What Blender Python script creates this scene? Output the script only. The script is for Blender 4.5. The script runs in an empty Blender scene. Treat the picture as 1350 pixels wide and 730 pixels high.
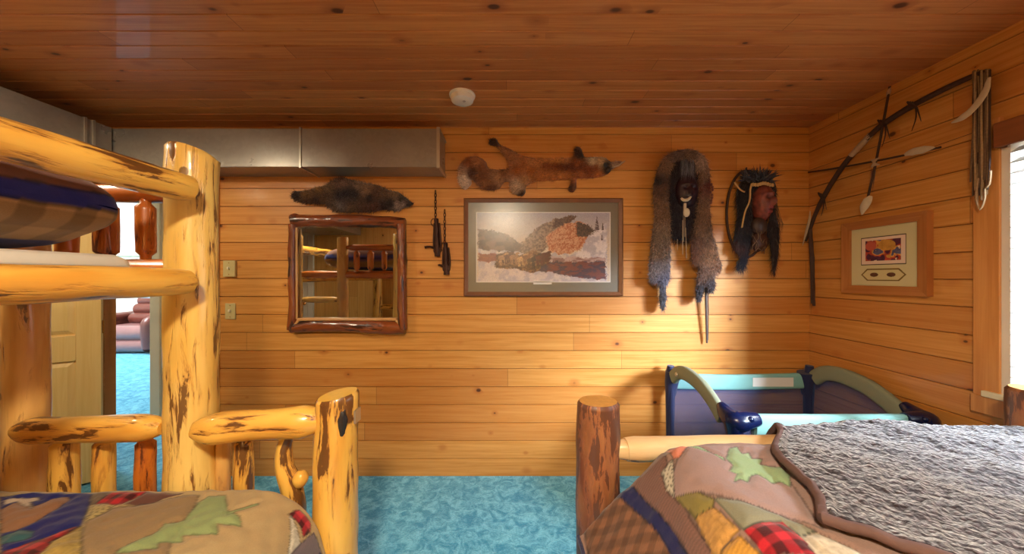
import bpy, math, random
import numpy as np
from mathutils import Vector, noise, Matrix

random.seed(7); RNG = np.random.default_rng(11)
PI = math.pi
F = 440.0; CX = 675.0; CY = 365.0; EYE = 1.40
WB = 2.349           # distance to the wall with the pictures
XR = 2.09            # wall with the window
XL = -3.60; YH = -1.10
CEIL = 2.452
C = bpy.context.scene.collection

def P(px, py, y):    # a measured point at depth y
    return Vector(((px-CX)*y/F, y, EYE+(CY-py)*y/F))
def PR(px, py, off=0.03):  # a measured point on the window wall
    x = XR-off; y = x*F/(px-CX)
    return Vector((x, y, EYE+(CY-py)*y/F))

# ------------------------------------------------------------------ mesh builder
class MB:
    def __init__(s): s.v=[]; s.f=[]; s.g=[]; s.c=[]; s.smooth=True
    def add(s, vs, fs, g=None, c=None):
        o=len(s.v); s.v += [tuple(p) for p in vs]
        s.f += [tuple(i+o for i in f) for f in fs]
        s.g += [tuple(x) for x in (g if g is not None else vs)]
        if c is None: c=(1,1,1)
        if len(c) and not hasattr(c[0],'__len__'): c=[c]*len(vs)
        s.c += [tuple(x)[:3] for x in c]
        return s
    def box(s, a, b, c=None):
        x0,y0,z0=a; x1,y1,z1=b
        v=[(x0,y0,z0),(x1,y0,z0),(x1,y1,z0),(x0,y1,z0),(x0,y0,z1),(x1,y0,z1),(x1,y1,z1),(x0,y1,z1)]
        return s.add(v,[(0,3,2,1),(4,5,6,7),(0,1,5,4),(1,2,6,5),(2,3,7,6),(3,0,4,7)],c=c)
    def obox(s, o, ax, ay, az, c=None):   # oriented box: origin corner and three edge vectors
        o=Vector(o); ax=Vector(ax); ay=Vector(ay); az=Vector(az)
        v=[o,o+ax,o+ax+ay,o+ay,o+az,o+ax+az,o+ax+ay+az,o+ay+az]
        f=[(0,3,2,1),(4,5,6,7),(0,1,5,4),(1,2,6,5),(2,3,7,6),(3,0,4,7)]
        if ax.cross(ay).dot(az)<0: f=[q[::-1] for q in f]
        return s.add(v,f,c=c)
    def tube(s, pts, rad, seg=20, step=0.03, amp=0.0, nsc=9.0, seed=0, cap=True, c=None, flat=1.0, amp_l=None):
        pts=[Vector(p) for p in pts]
        if not hasattr(rad,'__len__'): rad=[rad]*len(pts)
        # resample (Catmull-Rom)
        Q=[];R=[]
        n=len(pts)
        for i in range(n-1):
            p0=pts[max(i-1,0)];p1=pts[i];p2=pts[i+1];p3=pts[min(i+2,n-1)]
            m=max(1,int(math.ceil((p2-p1).length/step)))
            for k in range(m):
                t=k/m
                if n==2: q=p1.lerp(p2,t)
                else: q=0.5*((2*p1)+(p2-p0)*t+(2*p0-5*p1+4*p2-p3)*t*t+(-p0+3*p1-3*p2+p3)*t**3)
                Q.append(q); R.append(rad[i]*(1-t)+rad[i+1]*t)
        Q.append(pts[-1]); R.append(rad[-1])
        T=[(Q[min(i+1,len(Q)-1)]-Q[max(i-1,0)]).normalized() for i in range(len(Q))]
        up=Vector((0,0,1)) if abs(T[0].z)<.9 else Vector((0,1,0))
        N=(up-T[0]*up.dot(T[0])).normalized()
        vs=[];gs=[];L=0; off=seed*3.17
        for i,q in enumerate(Q):
            if i: L+=(q-Q[i-1]).length; N=(N-T[i]*N.dot(T[i])).normalized()
            B=T[i].cross(N)
            for j in range(seg):
                a=2*PI*j/seg; r=R[i]
                ca,sa=math.cos(a),math.sin(a)
                if amp:
                    d=noise.noise(Vector((ca*.05*nsc*2+off,sa*.05*nsc*2,L*nsc*.5)))*.7+noise.noise(Vector((ca*1.3+off,sa*1.3,L*nsc)))*.6
                    r=r*(1+amp*d)
                vs.append(q+N*(ca*r)+B*(sa*r*flat)); gs.append((ca*R[i]+off,sa*R[i]+off*.37,L+off))
        fs=[]
        for i in range(len(Q)-1):
            for j in range(seg):
                k=(j+1)%seg
                fs.append((i*seg+j,i*seg+k,(i+1)*seg+k,(i+1)*seg+j))
        if cap:
            fs.append(tuple(range(seg))[::-1]); m=(len(Q)-1)*seg; fs.append(tuple(range(m,m+seg)))
        return s.add(vs,fs,gs,c)
    def lathe(s, prof, o, seg=32, ax='z', c=None):
        vs=[]
        for r,h in prof:
            for j in range(seg):
                a=2*PI*j/seg; x,y=r*math.cos(a),r*math.sin(a)
                p={'z':(x,y,h),'y':(x,h,y),'x':(h,x,y)}[ax]
                vs.append(Vector(p)+Vector(o))
        fs=[(i*seg+j,i*seg+(j+1)%seg,(i+1)*seg+(j+1)%seg,(i+1)*seg+j) for i in range(len(prof)-1) for j in range(seg)]
        fs.append(tuple(range(seg))[::-1]); m=(len(prof)-1)*seg; fs.append(tuple(range(m,m+seg)))
        if ax=='y': fs=[f[::-1] for f in fs]
        return s.add(vs,fs,c=c)
    def ell(s, o, r, nu=24, nv=16, fn=None, rot=None, c=None):
        vs=[];cs=[]
        for i in range(nv+1):
            th=PI*i/nv
            for j in range(nu):
                ph=2*PI*j/nu
                d=Vector((math.sin(th)*math.cos(ph),math.sin(th)*math.sin(ph),math.cos(th)))
                k=fn(d) if fn else 1.0
                p=Vector((d.x*r[0],d.y*r[1],d.z*r[2]))*k
                if rot: p=rot@p
                vs.append(p+Vector(o)); cs.append(c(d) if callable(c) else (c or (1,1,1)))
        fs=[(i*nu+j,(i+1)*nu+j,(i+1)*nu+(j+1)%nu,i*nu+(j+1)%nu) for i in range(nv) for j in range(nu)]
        return s.add(vs,fs,c=cs)
    def strand(s, p0, p1, p2, w, c):
        p0=Vector(p0);p1=Vector(p1);p2=Vector(p2)
        d=(p2-p0); side=d.cross(Vector((random.uniform(-1,1),random.uniform(-1,1),random.uniform(-1,1))))
        if side.length<1e-6: return
        side=side.normalized()*w
        return s.add([p0-side,p0+side,p1+side*.7,p1-side*.7,p2],[(0,1,2,3),(3,2,4)],c=c)
    def prism(s, poly, d, c=None, hole=None):   # poly: 3D planar outline, d: extrusion vector
        n=len(poly); d=Vector(d)
        vs=[Vector(p) for p in poly]+[Vector(p)+d for p in poly]
        fs=[tuple(range(n))[::-1],tuple(range(n,2*n))]+[(i,(i+1)%n,n+(i+1)%n,n+i) for i in range(n)]
        return s.add(vs,fs,c=c)
    def grid(s, PTS, c=None, flip=False):  # PTS: array ny,nx,3
        ny,nx=PTS.shape[:2]
        vs=PTS.reshape(-1,3)
        fs=[]
        for i in range(ny-1):
            for j in range(nx-1):
                q=(i*nx+j,i*nx+j+1,(i+1)*nx+j+1,(i+1)*nx+j)
                fs.append(q[::-1] if flip else q)
        if c is not None: c=[tuple(x) for x in np.asarray(c).reshape(-1,3)]
        return s.add([tuple(p) for p in vs],fs,c=c)

ORI={}
def obj(name, mb, mat, parent=None, smooth=True, sharp=40, bevel=0, solid=0, recalc=False):
    base=ORI.get(parent.name,Vector((0,0,0))) if parent is not None else None
    V=np.array(mb.v,dtype=np.float64)
    if base is None:
        base=Vector((float((V[:,0].min()+V[:,0].max())/2),float((V[:,1].min()+V[:,1].max())/2),float(V[:,2].min())))
    V=V-np.array(base)
    me=bpy.data.meshes.new(name)
    me.from_pydata(V.tolist(),[],mb.f)
    a=me.attributes.new('gc','FLOAT_VECTOR','POINT'); a.data.foreach_set('vector',np.array(mb.g,dtype=np.float32).ravel())
    ca=me.color_attributes.new('col','FLOAT_COLOR','POINT')
    cc=np.ones((len(mb.v),4),dtype=np.float32); cc[:,:3]=np.array(mb.c,dtype=np.float32)
    ca.data.foreach_set('color',cc.ravel())
    me.materials.append(mat)
    if recalc:
        import bmesh
        bm=bmesh.new(); bm.from_mesh(me); bmesh.ops.recalc_face_normals(bm,faces=bm.faces); bm.to_mesh(me); bm.free()
    if smooth:
        me.shade_smooth(); me.set_sharp_from_angle(angle=math.radians(sharp))
    me.update()
    o=bpy.data.objects.new(name,me); C.objects.link(o)
    if parent is not None: o.parent=parent; ORI[o.name]=base
    else: o.location=base; ORI[o.name]=base
    if bevel:
        m=o.modifiers.new('bevel','BEVEL'); m.width=bevel; m.segments=2; m.limit_method='ANGLE'; m.angle_limit=math.radians(50)
    if solid:
        m=o.modifiers.new('thick','SOLIDIFY'); m.thickness=solid; m.offset=-1
    return o
def tag(o,label=None,cat=None,group=None,kind=None):
    if label: o['label']=label
    if cat: o['category']=cat
    if group: o['group']=group
    if kind: o['kind']=kind
    return o
def thing(name,label,cat,loc,group=None):
    o=bpy.data.objects.new(name,None); C.objects.link(o); o.location=loc; o.empty_display_size=.05
    ORI[o.name]=Vector(loc)
    return tag(o,label,cat,group)

# ------------------------------------------------------------------ materials
def srgb(r,g,b):
    f=lambda c:(c/255/12.92) if c/255<=.04045 else ((c/255+.055)/1.055)**2.4
    return (f(r),f(g),f(b))
class NT:
    def __init__(s,name):
        s.m=bpy.data.materials.new(name); s.m.use_nodes=True; s.t=s.m.node_tree; s.t.nodes.clear()
        s.out=s.t.nodes.new('ShaderNodeOutputMaterial')
    def n(s,typ,ins=None,**kw):
        x=s.t.nodes.new('ShaderNode'+typ)
        for k,v in kw.items(): setattr(x,k,v)
        for k,v in (ins or {}).items():
            sk=x.inputs[k]
            if hasattr(v,'is_linked') or hasattr(v,'links'): s.t.links.new(v,sk)
            else:
                if sk.type=='RGBA' and hasattr(v,'__len__') and len(v)==3: v=(*v,1)
                sk.default_value=v
        return x
    def math(s,op,a,b=0,c=0,clamp=False):
        x=s.n('Math',{0:a,1:b,2:c},operation=op); x.use_clamp=clamp; return x.outputs[0]
    def mix(s,f,a,b,blend='MIX'):
        x=s.n('Mix',data_type='RGBA',blend_type=blend)
        for i,v in ((0,f),(6,a),(7,b)):
            sk=x.inputs[i]
            if hasattr(v,'links'): s.t.links.new(v,sk)
            else: sk.default_value=(*v,1) if (i and len(v)==3) else v
        return x.outputs[2]
    def ramp(s,v,lo,hi):
        x=s.n('MapRange',{0:v,1:lo,2:hi,3:0.0,4:1.0}); x.interpolation_type='SMOOTHSTEP'; return x.outputs[0]
    def mapping(s,v,scale=(1,1,1),loc=(0,0,0),rot=(0,0,0)):
        return s.n('Mapping',{0:v,1:loc,2:rot,3:scale}).outputs[0]
    def noise(s,v,scale=5,detail=3,rough=.5,dist=0):
        return s.n('TexNoise',{'Vector':v,'Scale':scale,'Detail':detail,'Roughness':rough,'Distortion':dist}).outputs[0]
    def vor(s,v,scale=5,rand=1,feature='F1',out='Distance'):
        return s.n('TexVoronoi',{'Vector':v,'Scale':scale,'Randomness':rand},feature=feature).outputs[out]
    def attr(s,name,out='Vector'): return s.n('Attribute',attribute_name=name).outputs[out]
    def bump(s,h,strength=.3,dist=.01):
        return s.n('Bump',{'Height':h,'Strength':strength,'Distance':dist}).outputs[0]
    def bsdf(s,color,rough=.5,normal=None,metal=0,coat=0,spec=.5,sheen=0,extra=None):
        d={'Base Color':color,'Roughness':rough,'Metallic':metal,'Coat Weight':coat,'Specular IOR Level':spec,'Sheen Weight':sheen}
        if normal is not None: d['Normal']=normal
        d.update(extra or {})
        b=s.n('BsdfPrincipled',d); s.t.links.new(b.outputs[0],s.out.inputs[0]); return b
def plain(name,col,rough=.5,metal=0,coat=0,nsc=20,var=.12,bump=.1,spec=.5,sheen=0):
    t=NT(name); v=t.n('TexCoord').outputs['Object']
    n=t.noise(v,nsc,4,.6); c=t.mix(n,[x*(1-var) for x in col],[min(1,x*(1+var)) for x in col])
    t.bsdf(c,rough,t.bump(n,bump,.004) if bump else None,metal,coat,spec,sheen); return t.m
def vcol(name,rough=.8,sheen=0,bsc=0,bstr=.2,coat=0,weave=0):
    t=NT(name); c=t.attr('col','Color'); nr=None
    if bsc:
        v=t.n('TexCoord').outputs['Object']; h=t.noise(v,bsc,4,.6)
        c=t.mix(t.math('MULTIPLY',h,.35),c,(0,0,0)); nr=t.bump(h,bstr,.004)
    t.bsdf(c,rough,nr,0,coat,.3,sheen); return t.m

def pine(name,light,dark,red,along='x',across='z',pitch=.1268,phase=.1208,knot=(.07,.02,.008),kn=1.0,rough=.45,var=.55,coat=.15,pos_noise=None):
    t=NT(name); v=t.attr('gc')
    sep=t.n('SeparateXYZ',{0:v}).outputs
    ax={'x':0,'y':1,'z':2}; L=sep[ax[along]]; A=sep[ax[across]]
    k=t.math('DIVIDE',t.math('SUBTRACT',A,phase),pitch); idx=t.math('FLOOR',k); fr=t.math('FRACT',k)
    wn=t.n('TexWhiteNoise',{'W':idx},noise_dimensions='1D').outputs
    # board run offset + segment hue by butt joints
    Ls=t.math('ADD',L,t.math('MULTIPLY',wn[0],7.0))
    seg=t.math('FLOOR',t.math('DIVIDE',Ls,2.3))
    w2=t.n('TexWhiteNoise',{'Vector':t.n('CombineXYZ',{0:idx,1:seg}).outputs[0]},noise_dimensions='2D').outputs
    g=t.n('CombineXYZ',{0:t.math('MULTIPLY',Ls,1.2),1:t.math('ADD',t.math('MULTIPLY',A,34),t.math('MULTIPLY',idx,3.7)),2:idx}).outputs[0]
    n1=t.noise(g,1.6,4,.62,.6)
    g2=t.n('CombineXYZ',{0:t.math('MULTIPLY',Ls,5),1:t.math('MULTIPLY',A,260),2:idx}).outputs[0]
    n2=t.noise(g2,1.0,2,.5)
    col=t.mix(t.ramp(n1,.3,.75),light,dark)
    col=t.mix(t.math('MULTIPLY',t.ramp(w2[0],.35,1),.75*var),col,red)
    col=t.mix(t.math('MULTIPLY',t.ramp(n2,.45,.8),.22),col,dark)
    # knots
    kv=t.n('CombineXYZ',{0:t.math('MULTIPLY',Ls,2.9),1:t.math('MULTIPLY',fr,.5),2:t.math('MULTIPLY',idx,5.31)}).outputs[0]
    vo=t.n('TexVoronoi',{'Vector':kv,'Scale':2.2,'Randomness':1},feature='F1')
    size=t.math('MULTIPLY',t.math('POWER',t.n('SeparateXYZ',{0:vo.outputs['Color']}).outputs[0],2.3),.13*kn)
    d=t.math('ADD',vo.outputs['Distance'],t.math('MULTIPLY',t.noise(kv,14,2),.02))
    core=t.math('SUBTRACT',1,t.ramp(t.math('DIVIDE',d,t.math('ADD',size,.012)),.6,1.2))
    halo=t.math('SUBTRACT',1,t.ramp(t.math('DIVIDE',d,t.math('ADD',size,.03)),.9,2.6))
    big=t.ramp(size,.008*kn,.022*kn)
    col=t.mix(t.math('MULTIPLY',t.math('MULTIPLY',halo,.55),big),col,red)
    col=t.mix(t.math('MULTIPLY',t.math('MULTIPLY',core,.93),big),col,knot)
    # butt joints
    fj=t.math('FRACT',t.math('DIVIDE',Ls,2.3)); j=t.math('LESS_THAN',fj,.0011)
    gr=t.math('LESS_THAN',t.math('MINIMUM',fr,t.math('SUBTRACT',1,fr)),.0135*.1268/pitch)
    col=t.mix(t.math('MULTIPLY',t.math('MAXIMUM',j,gr),.75),col,[x*.25 for x in dark])
    t.bsdf(col,rough,t.bump(n2,.12,.002),0,coat,.4); return t.m

def logmat(name,c1,c2,patch,amount=.60,rough=.32,coat=.35,psc=(22,22,5),grey=None):
    t=NT(name); v=t.attr('gc')
    base=t.noise(t.mapping(v,(9,9,2.2)),1,3,.6,.3)
    fine=t.noise(t.mapping(v,(90,90,6)),1,3,.6)
    col=t.mix(t.ramp(base,.3,.72),c1,c2)
    col=t.mix(t.math('MULTIPLY',t.ramp(fine,.5,.8),.25),col,[x*.5 for x in c2])
    pn=t.noise(t.mapping(v,psc),1,5,.62,.4)
    big=t.noise(t.mapping(v,(7,7,2.5),(3,1,2)),1,2,.5)
    s=t.math('ADD',pn,t.math('MULTIPLY',t.math('SUBTRACT',big,.5),.45))
    col=t.mix(t.math('MULTIPLY',t.ramp(s,amount-.05,amount+.05),.5),col,[patch[0]*3.2,patch[1]*2.7,patch[2]*2])
    col=t.mix(t.math('MULTIPLY',t.ramp(s,amount+.025,amount+.06),.9),col,patch)
    kv=t.n('TexVoronoi',{'Vector':t.mapping(v,(6,6,5.0)),'Scale':1.0})
    kd=t.math('SUBTRACT',1,t.ramp(t.math('ADD',kv.outputs['Distance'],t.math('MULTIPLY',fine,.08)),.10,.13))
    col=t.mix(t.math('MULTIPLY',kd,.85),col,patch)
    if grey:
        gn=t.noise(t.mapping(v,(5,5,2.0),(9,4,1)),1,2,.5); col=t.mix(t.math('MULTIPLY',t.ramp(gn,.56,.68),.55),col,grey)
    h=t.math('SUBTRACT',t.math('MULTIPLY',fine,.25),t.math('MULTIPLY',t.ramp(s,amount-.05,amount+.05),.8))
    t.bsdf(col,rough,t.bump(h,.5,.004),0,coat,.5); return t.m

M={}
M['pine']=pine('pine_boards',srgb(214,154,80),srgb(192,126,52),srgb(168,90,32))
M['pine_y']=pine('pine_boards_window_wall',srgb(212,152,80),srgb(190,124,52),srgb(175,96,38),along='y')
M['pine_ceil']=pine('pine_ceiling_boards',srgb(200,136,80),srgb(172,104,56),srgb(142,76,42),across='y',pitch=.0907,phase=1.4286,kn=1.5,knot=(.05,.014,.012),rough=.4)
M['pine_head']=pine('pale_vertical_boards',srgb(222,180,112),srgb(204,156,86),srgb(190,140,76),along='z',across='x',pitch=.14,phase=0,kn=1.0)
M['trim']=pine('pine_trim',srgb(214,152,84),srgb(194,126,62),srgb(186,116,54),along='z',across='y',pitch=5,phase=-2,kn=.5)
M['casing']=pine('door_casing_pine',srgb(206,140,70),srgb(188,116,48),srgb(176,100,40),along='z',across='x',pitch=5,phase=-9,kn=.5)
M['door']=pine('door_pine',srgb(240,208,138),srgb(228,190,114),srgb(218,176,100),along='z',across='x',pitch=.9,phase=-9.1,kn=.7,knot=(.12,.06,.05))
M['log']=logmat('peeled_honey_log',srgb(236,188,88),srgb(216,152,60),(.10,.034,.010),.535,psc=(30,30,5))
M['log_post']=logmat('peeled_honey_post',srgb(238,204,118),srgb(226,178,84),(.13,.055,.016),.585,psc=(42,42,5.5))
M['log_shade']=logmat('peeled_grey_brown_post',srgb(230,184,106),srgb(200,142,78),(.11,.05,.03),.62,grey=srgb(150,120,100))
M['spindle']=logmat('red_brown_spindle',srgb(205,118,40),srgb(160,78,24),(.09,.022,.008),.56)
M['bark']=logmat('bark_patched_post',srgb(160,106,66),srgb(108,56,36),(.10,.038,.022),.47,psc=(26,26,6),rough=.45,coat=.15)
M['bark_rail']=logmat('pale_log_rail',srgb(226,196,150),srgb(206,164,112),(.12,.05,.02),.57)
M['cut']=plain('cut_log_end',srgb(206,150,74),.5,nsc=60,var=.25)
M['cut_y']=plain('varnished_cut_end',srgb(232,184,72),.35,coat=.4,nsc=60,var=.15)
M['mirror_log']=logmat('dark_reddish_log',srgb(140,72,32),srgb(96,42,18),(.035,.012,.006),.55,rough=.3)
M['mirror_inner']=plain('pale_cut_edge',srgb(190,140,84),.45,nsc=50)
M['white_plastic']=plain('white_plastic',srgb(226,216,200),.4,bump=0,var=.03)
M['ivory']=plain('ivory_plastic',srgb(196,178,122),.4,bump=0,var=.04)
M['grey_plastic']=plain('dull_grey_plastic',srgb(178,166,158),.5,bump=0,var=.05)
M['dark']=plain('dark_plastic',srgb(40,34,34),.5,bump=0)
M['iron']=plain('dark_rusty_iron',srgb(62,34,24),.55,metal=.5,nsc=90,var=.5,bump=.4)
M['brass']=plain('aged_brass',srgb(170,120,60),.35,metal=.8,bump=0)
M['navy']=plain('navy_padded_fabric',srgb(18,26,70),.75,nsc=150,var=.25,bump=.3,sheen=.2)
M['navy_plastic']=plain('navy_glossy_joint',srgb(12,22,58),.25,bump=0,var=.1)
M['aqua']=plain('aqua_padded_fabric',srgb(128,178,172),.85,nsc=200,var=.08,bump=.2)
M['sage']=plain('sage_grey_padded_fabric',srgb(128,132,108),.85,nsc=200,var=.1,bump=.2)
M['paper']=plain('white_paper',srgb(226,222,214),.7,bump=0,var=.02)
M['mattress']=plain('white_mattress_cloth',srgb(214,208,196),.9,nsc=30,var=.04)
M['sofa']=plain('burgundy_leather',srgb(112,58,48),.32,nsc=8,var=.3,coat=.2)
M['sofa_seat']=plain('pinkish_leather',srgb(142,98,96),.35,nsc=8,var=.2,coat=.2)  # paler, pinker leather for the seats
M['pillow']=plain('pale_blue_cushion_cloth',srgb(176,190,200),.9)
M['plaster']=plain('far_room_white_wall',srgb(232,228,214),.9,nsc=5,var=.03)
M['cream']=plain('cream_painted_trim',srgb(226,214,180),.6,bump=0,var=.03)
M['white_door']=plain('white_closet_door_paint',srgb(222,222,216),.5,bump=0,var=.02)
M['wood_frame']=plain('oak_picture_frame',srgb(122,76,44),.4,nsc=30,var=.25,coat=.3)
M['oak_light']=pine('oak_frame',srgb(186,124,66),srgb(164,100,48),srgb(150,86,40),along='z',across='y',pitch=3,phase=-2,kn=.1)
M['valance']=pine('dark_valance_wood',srgb(140,84,48),srgb(120,66,36),srgb(110,60,30),along='y',across='z',pitch=3,phase=-2,kn=.1)
M['vc']=vcol('coloured_print',.6)
M['vfur']=vcol('fur',.75,sheen=.3)
M['vcloth']=vcol('quilt_cloth',.9,sheen=.15,bsc=350,bstr=.25)
M['vskin']=vcol('carved_face',.45,bsc=60,bstr=.3,coat=.1)
M['feather']=plain('cream_feather',srgb(196,178,148),.7,nsc=60,var=.15)
M['cord_l']=plain('pale_twisted_cord',srgb(160,130,92),.7,nsc=120,var=.5,bump=.4)
M['cord']=plain('brown_twisted_cord',srgb(104,78,54),.7,nsc=120,var=.6,bump=.4)
M['twig']=plain('dark_wrapped_wood',srgb(64,40,28),.7,nsc=60,var=.5,bump=.4)
M['sinew']=plain('pale_sinew_wrap',srgb(176,150,118),.6,nsc=90,var=.3,bump=.4)
M['thong']=plain('tan_leather_thong',srgb(190,150,90),.6,nsc=50,var=.2)
M['rod']=plain('grey_brown_rod',srgb(96,84,82),.4,metal=.3,nsc=40,var=.3)

def carpet():
    t=NT('turquoise_carpet'); v=t.n('TexCoord').outputs['Object']
    n=t.noise(v,16,5,.7,.8); n2=t.noise(v,110,3,.7)
    c=t.mix(t.ramp(n,.35,.65),srgb(42,146,192),srgb(122,208,236))
    c=t.mix(t.math('MULTIPLY',t.ramp(n2,.4,.7),.45),c,srgb(26,118,164))
    t.bsdf(c,.95,t.bump(t.math('ADD',n2,n),.6,.01),0,0,.1,.3); return t.m
M['carpet']=carpet()
def steel():
    t=NT('galvanised_sheet_steel'); v=t.n('TexCoord').outputs['Object']
    n=t.vor(v,45,1,out='Color'); s=t.n('SeparateXYZ',{0:n}).outputs[0]
    n2=t.noise(v,4,4,.6)
    c=t.mix(s,srgb(150,144,136),srgb(156,150,142)); c=t.mix(t.math('MULTIPLY',t.ramp(n2,.5,.75),.4),c,srgb(176,168,156))
    r=t.math('ADD',.20,t.math('MULTIPLY',n2,.2)); t.bsdf(c,r,t.bump(n2,.05,.01),.6); return t.m
M['steel']=steel()
M['steel_bright']=plain('bright_seam_steel',srgb(190,184,172),.3,metal=.8,bump=0)
def mirror():
    t=NT('mirror_glass'); t.bsdf((.80,.81,.76),.015,None,1.0); return t.m
M['mirror']=mirror()
def glass(name,f0=.06,rough=.02):
    t=NT(name); fr=f0
    tr=t.n('BsdfTransparent',{0:(1,1,1)}); gl=t.n('BsdfGlossy',{0:(1,1,1),'Roughness':rough})
    mx=t.n('MixShader',{0:fr}); t.t.links.new(tr.outputs[0],mx.inputs[1]); t.t.links.new(gl.outputs[0],mx.inputs[2])
    t.t.links.new(mx.outputs[0],t.out.inputs[0]); return t.m
M['glass']=glass('clear_glass'); M['glass_soft']=glass('picture_glass',.035,.28)
def meshcloth():
    t=NT('navy_see_through_mesh'); v=t.n('TexCoord').outputs['Object']
    tr=t.n('BsdfTransparent',{0:(1,1,1)}); d=t.n('BsdfDiffuse',{0:(*srgb(78,100,150),1)})
    mx=t.n('MixShader',{0:.27}); t.t.links.new(tr.outputs[0],mx.inputs[1]); t.t.links.new(d.outputs[0],mx.inputs[2])
    t.t.links.new(mx.outputs[0],t.out.inputs[0]); return t.m
M['mesh']=meshcloth()
def slat():
    t=NT('white_blind_slat'); d=t.n('BsdfDiffuse',{0:(.62,.62,.61,1)}); tr=t.n('BsdfTranslucent',{0:(.6,.62,.64,1)})
    mx=t.n('MixShader',{0:.1}); t.t.links.new(d.outputs[0],mx.inputs[1]); t.t.links.new(tr.outputs[0],mx.inputs[2])
    t.t.links.new(mx.outputs[0],t.out.inputs[0]); return t.m
M['slat']=slat()
def sherpa():
    t=NT('charcoal_brown_sherpa'); v=t.n('TexCoord').outputs['Object']
    a=t.noise(v,70,4,.65,.6); b=t.vor(t.mapping(v,(1.15,1.3,1)),80)
    h=t.math('SUBTRACT',a,t.math('MULTIPLY',b,.9))
    c=t.mix(t.ramp(h,-.1,.5),srgb(38,30,33),srgb(78,66,71))
    t.bsdf(c,.95,t.bump(h,.6,.008),0,0,.1,.5); return t.m
M['sherpa']=sherpa()
M['binding']=plain('brown_blanket_binding',srgb(92,66,60),.8,nsc=80,var=.2,bump=.3)
def lampglass():
    t=NT('lit_lamp_glass'); e=t.n('Emission',{0:(1,.82,.55,1),1:6.0}); t.t.links.new(e.outputs[0],t.out.inputs[0]); return t.m
M['lamp']=lampglass()

# ------------------------------------------------------------------ room shell
def plank_profile(a0,a1,pitch,phase,w=.0042,d=.006):
    out=[(a0,0)]; k=math.ceil((a0-phase)/pitch)
    while phase+k*pitch<a1+w:
        b=phase+k*pitch
        for q,dd in ((b-w,0),(b-.0015,d),(b+.0015,d),(b+w,0)):
            if a0<q<a1: out.append((q,dd))
        k+=1
    out.append((a1,0)); return out
def plank_panel(mb,mode,l0,l1,a0,a1,pos,pitch=.1268,phase=.1208,thick=.1):
    pr=plank_profile(a0,a1,pitch,phase); vs=[];fs=[]
    def pt(l,a,d):
        return {'back':(l,pos+d,a),'head':(l,pos-d,a),'right':(pos+d,l,a),'left':(pos-d,l,a),'ceil':(l,a,pos+d)}[mode]
    for a,d in pr: vs.append(pt(l0,a,d)); vs.append(pt(l1,a,d))
    n=len(pr)
    for i in range(n-1): fs.append((2*i,2*i+1,2*i+3,2*i+2))
    # body behind the boards
    vs+= [pt(l0,a0,thick),pt(l1,a0,thick),pt(l0,a1,thick),pt(l1,a1,thick)]; b=2*n
    fs+=[(b,b+2,b+3,b+1),(0,b,b+1,1),(2*n-2,2*n-1,b+3,b+2),(0,)+tuple(2*i for i in range(1,n))+(b+2,b),(1,b+1,b+3)+tuple(2*i+1 for i in range(n-1,0,-1))]
    mb.add(vs,fs)
DX0,DX1,DZ=-2.87,-2.13,2.03
WY0,WY1,WZ0,WZ1=-.12,1.405,.90,2.02
m=MB(); m.box((-10.5,YH-.15,-.1),(2.3,7.3,0))
tag(obj('floor',m,M['carpet'],smooth=False),kind='structure')
m=MB(); plank_panel(m,'back',DX1,XR+.15,0,CEIL,WB,thick=.07); plank_panel(m,'back',DX0,DX1,DZ,CEIL,WB,thick=.07); plank_panel(m,'back',XL,DX0,0,CEIL,WB,thick=.07)
tag(obj('wall_back',m,M['pine'],smooth=False,recalc=True),kind='structure')
m=MB()
plank_panel(m,'right',YH,WY0,0,CEIL,XR,thick=.12); plank_panel(m,'right',WY1,WB,0,CEIL,XR,thick=.12)
plank_panel(m,'right',WY0,WY1,0,WZ0,XR,thick=.12); plank_panel(m,'right',WY0,WY1,WZ1,CEIL,XR,thick=.12)
tag(obj('wall_right',m,M['pine_y'],smooth=False,recalc=True),kind='structure')
m=MB(); plank_panel(m,'left',YH,WB,0,CEIL,XL)
tag(obj('wall_left',m,M['pine_y'],smooth=False,recalc=True),kind='structure')
m=MB(); m.box((XL-.1,YH-.1,0),(XR+.15,YH,CEIL))
tag(obj('wall_front',m,M['pine_head'],smooth=False),kind='structure')
m=MB(); plank_panel(m,'ceil',XL-.1,XR+.15,YH-.1,WB+.1,CEIL,pitch=.0907,phase=1.4286,thick=.1)
tag(obj('ceiling',m,M['pine_ceil'],smooth=False,recalc=True),kind='structure')
# other room through the doorway
m=MB(); m.box((-8.7+.0,7.1,0),(-3,7.2,1.9)); m.box((-10.5,7.1,0),(-8.7,7.2,3.6)); m.box((-8.7,7.1,3.1),(-3,7.2,3.6)); m.box((-7.15,7.1,1.9),(-3,7.2,3.1))
m.box((-10.5,WB+.1,0),(-10.4,7.2,3.6)); m.box((-10.5,WB+.1,0),(XL-.1,WB+.12,3.6)); m.box((XL-.1,WB+.1,CEIL+.1),(XR,WB+.12,3.6)); m.box((-3.1,4.0,0),(-3.0,7.2,3.6))
tag(obj('wall_far_room',m,M['plaster'],smooth=False),kind='structure')
m=MB(); m.box((-10.5,WB+.1,3.6),(2,7.2,3.7)); tag(obj('ceiling_far_room',m,M['plaster'],smooth=False),kind='structure')
m=MB(); m.box((-3.20,3.05,0),(1.9,3.15,3.6)); tag(obj('wall_hall',m,M['plaster'],smooth=False),kind='structure')
m=MB(); m.box((-3.29,3.03,0),(-3.20,3.17,2.3)); tag(obj('trim_hall',m,M['cream'],smooth=False,bevel=.004),kind='structure')
w2=bpy.data.objects.new('window_2',None); C.objects.link(w2); w2['kind']='structure'; w2.location=(-7.92,7.1,1.9); ORI['window_2']=Vector(w2.location)
m=MB()
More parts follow.
